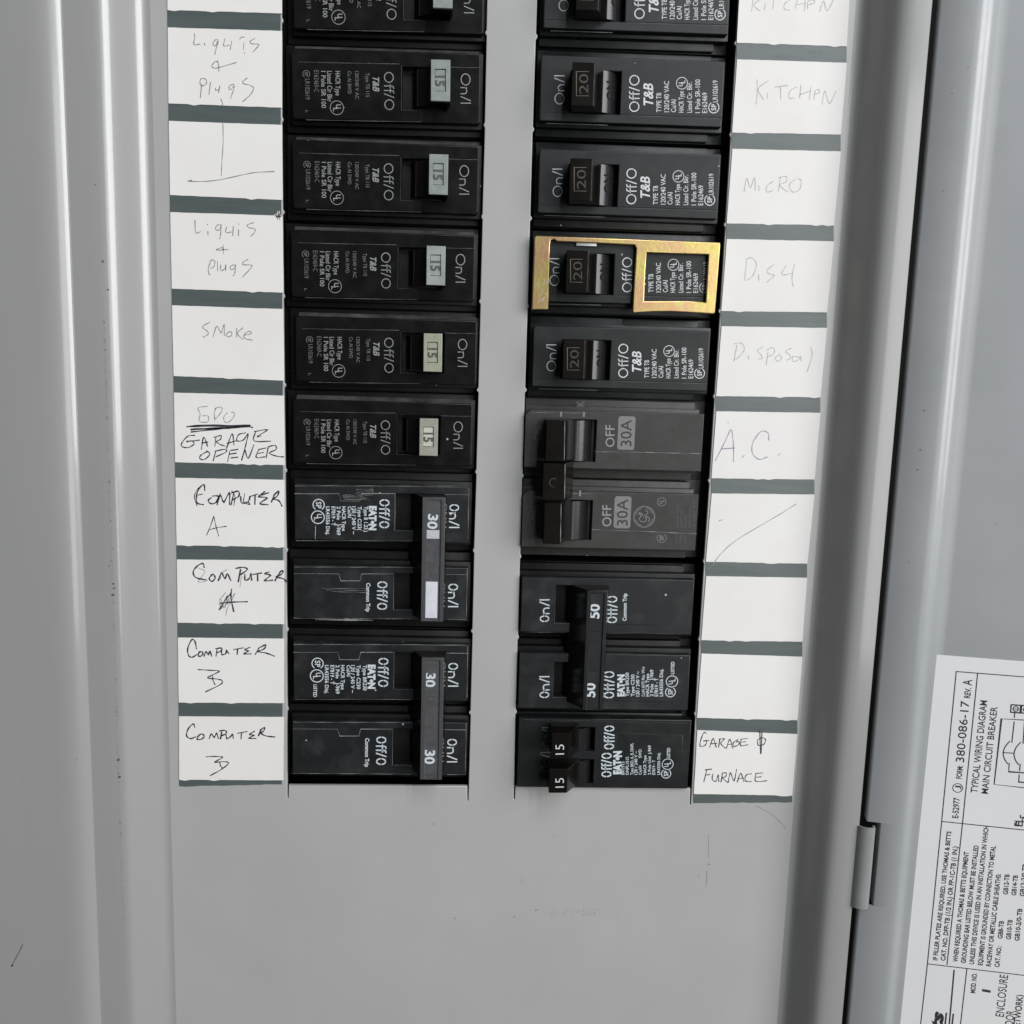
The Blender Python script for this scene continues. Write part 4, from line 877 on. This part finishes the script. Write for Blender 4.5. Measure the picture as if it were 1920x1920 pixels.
def eaton_left(dx, dyA, dyB, label, worn):
    og = P(712, 1330 + (dyA + dyB) / 2, ZF); rt = root('double_breaker', label, 'circuit breaker', (og.x, og.y), 'two pole breakers with bar handles in the left column'); og = (og.x, og.y)
    def sh(pts, dy, k=1.0): return [(x + dx, y + dy) for x, y in pts]
    A = dyA; B = dyB
    seamA = [sh([(550, 1223), (592, 1223.5), (633.7, 1223), (637, 1236.7), (673, 1237), (676.4, 1223), (738.7, 1223), (738.9, 1260), (738, 1292)], A), sh([(832, 1224.5), (878, 1225)], A)]
    seamB = [sh([(549.5, 1366.6), (633, 1367), (637, 1380), (673, 1380), (676, 1367), (736.5, 1367), (736, 1400), (736, 1434)], B), sh([(832, 1368), (874, 1368.5)], B)]
    fa = (551 + dx, 1207.5 + A, 877 + dx, 1312 + A); fb = (549 + dx, 1353 + B, 874.5 + dx, 1452 + B)
    eaton_face(rt, og, fa, (738.7 + dx, 1223.6 + A, 832 + dx, 1292.5 + A), seamA); eaton_face(rt, og, fb, (736.5 + dx, 1366.8 + B, 830 + dx, 1434.6 + B), seamB)
    p = MB()
    pword(p, 'On/I', (840.5 + dx, 1244 + A), (840.5 + dx, 1287 + A), 18.5, ZF, .13, True, .62); pword(p, 'Off/O', (709.5 + dx, 1234.5 + A), (709 + dx, 1287 + A), 19, ZF, .14, True, .7)
    pword(p, 'On/I', (838.5 + dx, 1386.5 + B), (838.5 + dx, 1429 + B), 18.5, ZF, .13, True, .62); pword(p, 'Off/O', (705.5 + dx, 1382 + B), (705 + dx, 1433.5 + B), 19, ZF, .14, True, .7)
    p.build('switch_lettering', M['pr_e'], rt, og, smooth=False)
    p = MB(); ptext(p, 'EAT•N', (690.5 + dx, 1246 + A), (690 + dx, 1291.4 + A), 12.7, ZF, bold=.06); p.build('maker_logo', M['pr_e'], rt, og, smooth=False)
    p = MB()
    for k, (st, x, a, b_) in enumerate(EL):
        if worn and k == 0: st = 'Type B 1.23.)'
        if worn and k == 1: st = 'Type C:23('
        ptext(p, st, (x + dx, a + A), (x + dx, b_ + A), 6.8, ZF, bold=.02)
    if worn:
        for k in range(6): rline(p, (589.5 + dx + random.uniform(-1, 1), 1284 + k * 4.2 + A), (589.5 + dx, 1287 + k * 4.2 + A), .12, 4, 2)
    else: ptext(p, 'LISTED', (588 + dx, 1283.3 + A), (587.6 + dx, 1306.7 + A), 6.3, ZF, bold=.02)
    csa_mark(p, (595.5 + dx, 1244 + A), 11.4, ZF, DN); ul_mark(p, (594 + dx, 1267.3 + A), 13, ZF, DN, .14)
    ptext(p, 'Common Trip', (685 + dx, 1384 + B), (684.5 + dx, 1438 + B), 7.2, ZF, bold=.03)
    p.build('rating_print', M['pr_e'], rt, og, smooth=False)
    s_ = MB()
    rline(s_, (551 + dx, 1208.5 + A), (876 + dx, 1209 + A), .1, 26); rline(s_, (877 + dx, 1212 + A), (875.6 + dx, 1308 + A), .1, 8)
    rline(s_, (553 + dx, 1311 + A), (770 + dx, 1311.6 + A), .08, 12); rline(s_, (550 + dx, 1354 + B), (770 + dx, 1354.6 + B), .1, 20)
    rline(s_, (549 + dx, 1450 + B), (770 + dx, 1451.5 + B), .1, 20); rline(s_, (874 + dx, 1356 + B), (872.6 + dx, 1449 + B), .08, 8); rline(s_, (838 + dx, 1452 + B), (872 + dx, 1452.5 + B), .08, 5)
    if worn:
        for k in range(4): rline(s_, (642 + k, 928 + k * 2.6), (676 + k * 6, 928.8 + k * 2.6), .1, 5, 1)
        for k in range(3): rline(s_, (603 + 9 * k, 1103 + k * 3), (688, 1103.6 + k * 3.6), .09, 8, .6)
        rline(s_, (592, 1161.5), (699, 1163), .3, 6, .5); rline(s_, (645, 1160.5), (672, 1160.5), .3, 3, .3); rline(s_, (698, 912), (700, 926), .12, 3)
        for k in range(4): rline(s_, (668, 917 + k * 3.5), (700, 917.6 + k * 3.6), .09, 5, .8)
    s_.build('scratches', M['scr'], rt, og, smooth=False)
    return rt, og
rt, og = eaton_left(2, -297.5, -291, 'worn double breaker with a blank sticker on its bar handle, beside the Computer A labels', True)
tie_bar(rt, og, 790.5, 833, 932.5, 1165.6, 772, 838, 9, [(800, 939.8, 824, 1010.6, 'foil')], [('30', (803.5, 963.5), (801.5, 991), 17.5)], ((797.5, 1091, 820, 1159), 'sticker'))
x0, x1, y0, y1 = prect(800, 940, 824, 994, 9); m_ = MB(); m_.box(x0 - .02, x1 + .02, y0, y1 + .03, 8.5, 8.905, .02, 1); m_.build('number_plate', M['blk_in'], rt, og)
for c_ in rt.children:
    if c_.name.startswith('rating_number'): c_.location.z += .05 * S
rt, og = eaton_left(0, 0, 0, 'clean black double breaker with 30 twice on its bar handle, beside the Computer B labels', False)
tie_bar(rt, og, 789, 830.5, 1233.4, 1462, 772, 836, 9, [(797, 1238.9, 820.5, 1306.7, 'blk_in'), (796, 1386.5, 819.5, 1453, 'blk_in')], [('30', (797.8, 1261.8), (797, 1288), 18.3), ('30', (796.8, 1406), (796, 1432.4), 18.3)])

# --- faded two pole breaker, right column
gc = P(1148, 900, ZF); og = (gc.x, gc.y)
rt = root('double_breaker', 'faded double breaker with joined three-piece handle and 30A badges, by the A.C. label', 'circuit breaker', og)
for q, slot, seam in (((984, 772, 1317.5, 880), (1022, 786, 1117.7, 865), [(1114.6, 846.7), (1210, 848), (1315.6, 850.8)]), ((979, 923, 1307, 1029), (1020, 937, 1110, 1012), [(1109, 993), (1200, 996), (1306, 1000.8)])):
    x0, x1, y0, y1 = prect(*q, ZF); hx0, hx1, ya, yb = prect(*slot, ZF); yc = (y0 + y1) / 2
    mb = MB(); mb.box(x0 - 6, x1 + 4, yc - 12.5, yc + 12.5, -38, -6, .4); mb.box(x0, x1 - 2, yc - 12.1, yc + 12.1, -7, -2.6, .4); mb.box(x0, x1 - 1, y0 - .7, y1 + 1.3, -4, -.6, .3)
    mb.build('body', M['blk_g'], rt, og)
    mb = MB(); mb.poly([(x0, y0), (x1, y0), (x1, y1), (x0 + 1.6, y1), (x0, y1 - 1.6)], [[(hx0, ya), (hx1, ya), (hx1, yb), (hx0, yb)]], -2.4, ZF, .2, 2); mb.build('face', M['blk_g'], rt, og, ang=40)
    mb = MB(); mb.box(hx0 - .5, hx1 + .5, ya - .5, yb + .5, -4.1, -2.6); mb.build('switch_slot', M['void'], rt, og)
    mb = MB(); rline(mb, seam[0], seam[1], .09, 10, .4); rline(mb, seam[1], seam[2], .14, 14, .5); rline(mb, (q[0] + 12, q[1] + 1), (q[0] + 130, q[1] + 3), .08, 12, .5); mb.build('worn_and_lit_edge', M['scr'], rt, og, smooth=False)
    mb = MB(); pr = handle_profile([(slot[2] - 44, -2.2), (slot[2] - 44, 2.8), (slot[2] - 38, 2.9), (slot[2] - 30, 2.7), (slot[2] - 22, 2.0), (slot[2] - 15, 1.0), (slot[2] - 9, -.4), (slot[2] - 5, -2.2)], (q[1] + q[3]) / 2)
    mb.prism(pr, ya + .3, yb - .3); mb.build('handle_drum', M['drum'], rt, og, ang=40)
ZH = 9.5
for k, (l, t, r_, b_, zt) in enumerate(((1024, 787, 1058, 865, ZH), (1018, 868, 1058.5, 938, ZH + .25), (1020, 942, 1051, 1020, ZH))):
    cy = (t + b_) / 2; mb = MB(); s2 = 17
    pr = [(XP(l, zt, cy), -2), (XP(l, zt, cy), zt), (XP(r_, zt, cy), zt), (XP(r_ + s2, 2.6, cy), 2.6), (XP(r_ + s2, 2.6, cy), -2)] if k != 1 else [(XP(l, zt, cy), 2.4), (XP(l, zt, cy), zt), (XP(r_, zt, cy), zt), (XP(r_ + 1, 7.6, cy), 7.6), (XP(r_ + s2 - 1, 3, cy), 3), (XP(r_ + s2 - 1, 2.4, cy), 2.4)]
    mb.prism(pr, P(l, b_, zt).y + .05, P(l, t, zt).y - .05, bev=.16); mb.build('handle', M['blk_h'], rt, og, ang=25)
    mb = MB(); mb.ribbon([P(r_, b_ - 3, zt + .02), P(r_ + .6, (t + b_) / 2, zt + .02), P(r_ + 1.2, t + 3, zt + .02)], .13, zt + .03, vary=.4); mb.build('worn_and_lit_edge', M['edge_b'], rt, og, smooth=False)  # edge glint painted as a pale ribbon
mb = MB(); mb.ring(P(1038.5, 905, ZH), 8 * sc_at(1038, 905, ZH), .12, ZH + .28, 60, 280); mb.build('handle_dimple', M['edge'], rt, og, smooth=False)
p = MB(); ptext(p, 'ON', (1016, 825.8), (1016, 800.8), 15, ZF, bold=-.005); ptext(p, 'ON', (1013, 976.9), (1013, 949), 15, ZF, bold=-.005); p.build('on_lettering', M['pr_x'], rt, og, smooth=False)
p = MB(); ptext(p, 'OFF', (1152, 838), (1152, 796.7), 16.5, ZF, bold=.004); ptext(p, 'OFF', (1146, 987), (1146, 946.7), 16.5, ZF, bold=.004); p.build('off_lettering', M['pr_m'], rt, og, smooth=False)
for (l, t, r_, b_, tx) in ((1158.5, 780.5, 1190.5, 843.3, (1184, 836.7, 787)), (1151.5, 930.5, 1183, 990.6, (1177, 985.5, 936))):
    x0, x1, y0, y1 = prect(l, t, r_, b_, ZF); c_ = .8; mb = MB(); pts = []
    for cx, cy, a0 in ((x1 - c_, y1 - c_, 0), (x0 + c_, y1 - c_, 90), (x0 + c_, y0 + c_, 180), (x1 - c_, y0 + c_, 270)):
        pts += [(cx + c_ * math.cos(R(a0 + t_)), cy + c_ * math.sin(R(a0 + t_)), ZF + .025) for t_ in (0, 30, 60, 90)]
    mb.add(pts, [tuple(range(len(pts)))]); mb.build('rating_badge', M['pr_g'], rt, og, smooth=False)
    p = MB(); ptext(p, '30A', (tx[0], tx[1]), (tx[0], tx[2]), 20, ZF + .03, bold=.004); p.build('rating_number', M['blk_g'], rt, og, smooth=False)
p = MB(); q = P(1208, 969, ZF); k = sc_at(1208, 969, ZF); p.ring(q, 19.5 * k, 1.6 * k, ZF + .03); p.ring(q, 16.3 * k, .9 * k, ZF + .03, 20, 80); p.ring(q, 16.3 * k, .9 * k, ZF + .03, 110, 170); p.ring(q, 16.3 * k, .9 * k, ZF + .03, 200, 260); p.ring(q, 16.3 * k, .9 * k, ZF + .03, 290, 350)
def gs(pts, wv=1.5): p.ribbon([q + Vector((-y, x)) * k * 1.0 for x, y in pts], wv * k, ZF + .03)
gs([(2, 6), (-4, 9), (-9, 5), (-9, -2), (-4, -4), (1, 0), (1, 6), (0, -6), (-5, -10), (-10, -7)]); gs([(-2, 1), (4, 3), (8, 9), (5, 10), (3, 4), (4, -4), (9, -6), (13, -1)])
csa_mark(p, (1240.6, 1008.8), 9, ZF, UP, .12); ul_mark(p, (1240.6, 941), 8.3, ZF, UP, .12)
p.build('maker_logo', M['pr_g'], rt, og, smooth=False)
p = MB()
for st, x, a, b_ in (('ISSUE NO.', 1273, 990, 945), ('HACR TYPE', 1280.5, 990, 955), ('RT-697', 1287.5, 990, 966), ('TYPE THQL', 1296, 990, 951), ('LR 40350  DISP', 1303.5, 990, 934), ('HACR', 1271, 1020, 1003), ('TYPE', 1279, 1020, 1003), ('CONT', 1287, 1020, 1003)):
    ptext(p, st, (x, a), (x, b_), 4.6, ZF, bold=-.006)
ptext(p, 'K', (1095, 762), (1095, 751), 13, -.57, bold=.03)
p.build('rating_print', M['pr_x'], rt, og, smooth=False)
for x, y, hh in ((1052, 776.5, .75), (1094.8, 777, .75), (1087.5, 925, .9)):
    a = P(x, y, ZF); mb = MB(); mb.box(a.x - .3, a.x + .3, a.y - hh, a.y + hh, ZF - .2, ZF + .04); mb.build('index_mark', M['pr_g'], rt, og)

# --- right column: two pole 50
gc = P(1138, 1205, ZF); og = (gc.x, gc.y)
rt = root('double_breaker', 'black double breaker with 50 twice on its bar handle, beside two blank labels', 'circuit breaker', og)
eaton_face(rt, og, (977.5, 1084.5, 1299, 1187.3), (1041.7, 1098, 1136, 1168.8), [], 'blk_e', (.5, -2)); eaton_face(rt, og, (973, 1226.5, 1291.5, 1330), (1038.5, 1242, 1130, 1307.5), [], 'blk_e', (.5, -2))
tie_bar(rt, og, 1096.5, 1135, 1107, 1331.5, 1062, 1138, 9, [(1105, 1114.5, 1127.5, 1184, 'blk_e'), (1099.5, 1260.5, 1122, 1329, 'blk_e')], [('50', (1123, 1160), (1124, 1132.6), 17.5), ('50', (1115.3, 1307.5), (1116, 1280.6), 17.5)], pm='blk_e')
for c_ in list(rt.children):
    if c_.name.startswith('handle_rim'): c_.data.materials[0] = M['blk_r']
p = MB(); pword(p, 'On/I', (1030, 1165), (1030, 1124), 18, ZF, .13, True, .62); pword(p, 'On/I', (1030, 1307.5), (1030, 1268), 18.5, ZF, .13, True, .62)
pword(p, 'Off/O', (1157, 1167), (1157.5, 1117.9), 19, ZF, .13, True, .7); pword(p, 'Off/O', (1151.5, 1308), (1152, 1259), 19.5, ZF, .13, True, .7); p.build('switch_lettering', M['pr_e'], rt, og, smooth=False)
p = MB(); ptext(p, 'EAT•N', (1170.3, 1305.6), (1170.5, 1264.4), 12, ZF, bold=.06); p.build('maker_logo', M['pr_e'], rt, og, smooth=False)
p = MB(); ptext(p, 'Common Trip', (1174.5, 1164), (1175, 1112.6), 7, ZF, bold=.03)
for st, x, a in (('Type BR250', 1179, 1261), ('Type C250', 1189.3, 1264.4), ('120 / 240 V ~', 1198.7, 1259), ('Cu/Al 60/75 Max. Wire', 1208.6, 1250), ('HACR Type', 1217, 1263), ('2 Pole   J-969', 1225, 1255.5), ('E7819 - T', 1233.8, 1271), ('LR43556 Disj.', 1243, 1254)):
    ptext(p, st, (x, 1305.6), (x, a), 6.2 if 'Wire' not in st else 5.6, ZF, bold=.02 if 'Wire' not in st else .01)
csa_mark(p, (1257, 1297.6), 10, ZF, UP); ul_mark(p, (1260, 1277.7), 11.5, ZF, UP, .13); ptext(p, 'LISTED', (1264, 1264), (1264.5, 1240.5), 6.2, ZF, bold=.02)
p.build('rating_print', M['pr_e'], rt, og, smooth=False)
s_ = MB(); rline(s_, (1137, 1170), (1296, 1173), .09, 4, .1); rline(s_, (1134, 1314), (1290, 1316), .09, 4, .1); s_.build('label_seam', M['void'], rt, og, smooth=False)
s_ = MB(); rline(s_, (1137, 1225.5), (1292, 1229), .12, 14, .4); rline(s_, (985, 1185), (1060, 1186), .12, 8, .4); rline(s_, (1137, 1187), (1292, 1189), .08, 10, .4); rline(s_, (1292.5, 1230), (1289, 1330), .08, 8, .3); s_.build('worn_and_lit_edge', M['edge'], rt, og, smooth=False)

# --- right column bottom: tandem breaker with two small handles
gc = P(1135, 1412, ZF); og = (gc.x, gc.y)
rt = root('tandem_breaker', 'black twin breaker with two small 15 handles, beside the Garage and Furnace label', 'circuit breaker', og)
x0, x1, y0, y1 = prect(971, 1348, 1293, 1477.5, ZF)
hA = prect(1036, 1363.6, 1115, 1408, ZF); hB = prect(1033, 1424, 1112.7, 1469, ZF)
mb = MB(); yc = (y0 + y1) / 2; mb.box(x0 - 6, x1 + 6, yc - 12.5, yc + 12.5, -38, -6, .4); mb.box(x0 - 1, x1 - 2, yc - 12.0, yc + 12.2, -7, -2.8, .4); mb.build('body', M['blk_r'], rt, og)
mb = MB(); mb.poly([(x0, y0), (x1, y0), (x1, y1), (x0, y1)], [[(h[0], h[2]), (h[1], h[2]), (h[1], h[3]), (h[0], h[3])] for h in (hA, hB)], -2.4, .2 + ZF - .2, .25, 2); mb.build('face', M['blk_r'], rt, og, ang=40)
for h, (l, t, r_, b_), tx in ((hA, (1034.5, 1374.5, 1067, 1423.5), (1057.6, 1414.6, 1395.7)), (hB, (1029.5, 1442, 1063.5, 1487), (1057.4, 1476.5, 1458.7))):
    mb = MB(); mb.box(h[0] - .4, h[1] + .4, h[2] - .4, h[3] + .4, -4.1, -2.6); mb.build('switch_slot', M['void'], rt, og)
    zt = 10.5; cy = (t + b_) / 2
    mb = MB(); ya, yb = P(l, b_, zt).y, P(l, t, zt).y
    pr = [(XP(l, zt, cy), -2), (XP(l, zt, cy), zt), (XP(r_, zt, cy), zt - .15), (XP(1084, 3.5, cy), 3.5), (XP(1085, 2.6, cy), -2)]
    mb.prism(pr, ya, yb, bev=.14); mb.build('handle', M['blk_h'], rt, og, ang=25)
    pr = handle_profile([(1083, -2.2), (1083, 2.4), (1088, 2.5), (1095, 1.9), (1101, .8), (1106, -.6), (1109, -2.2)], cy)
    mb = MB(); mb.prism(pr, h[2] + .2, h[3] - .2); mb.build('handle_drum', M['drum'], rt, og, ang=40)
    p = MB(); ptext(p, '15', (tx[0], tx[1]), (tx[0], tx[2]), 16, zt, bold=-.005); p.build('rating_number', M['pr'], rt, og, smooth=False)
p = MB(); pword(p, 'On/I', (1033, 1398), (1033, 1363.6), 16.5, ZF, .11, True, .62); pword(p, 'On/I', (1030, 1445), (1030, 1410), 16.5, ZF, .11, True, .62); p.build('on_lettering', M['pr_d'], rt, og, smooth=False)
p = MB(); pword(p, 'Off/O', (1151.5, 1403.7), (1152, 1361), 19, ZF, .14, True, .7); pword(p, 'Off/O', (1146.5, 1455.8), (1147, 1412), 19, ZF, .14, True, .7); p.build('off_lettering', M['pr_e'], rt, og, smooth=False)
p = MB(); ptext(p, 'EAT•N', (1164.8, 1451.4), (1165, 1408), 14, ZF, bold=.06); p.build('maker_logo', M['pr_e'], rt, og, smooth=False)
p = MB()
for st, x, a in (('BR1515', 1170.6, 1427.8), ('DNPL1515', 1178.8, 1419), ('Type BRD, A, B, DNPL', 1187.6, 1393), ('120 / 240 V ~', 1195, 1408), ('Cu/Al       SWD', 1202.8, 1405), ('HACR Type', 1211.8, 1416), ('2 Pole Unit  J-969', 1220.5, 1397.5), ('E7819 - T', 1228.5, 1425), ('LR43556 Disj.', 1237.7, 1411)):
    ptext(p, st, (x, 1452.4), (x, a), 5.4, ZF, bold=.015)
csa_mark(p, (1249, 1450.7), 9.4, ZF, UP); ul_mark(p, (1251.9, 1432.8), 11, ZF, UP, .12); ptext(p, 'LISTED', (1256.3, 1421), (1256.5, 1402), 5.8, ZF, bold=.02)
p.build('rating_print', M['pr_e'], rt, og, smooth=False)
s_ = MB(); rline(s_, (1156.3, 1374), (1280, 1378.5), .07, 8, .3); rline(s_, (1280, 1378.5), (1279, 1411.7), .14, 5, .3); rline(s_, (1156.3, 1374), (1153, 1407), .06, 5, .2); rline(s_, (983, 1349), (1290, 1356), .07, 18, .6); s_.build('worn_and_lit_edge', M['edge'], rt, og, smooth=False)
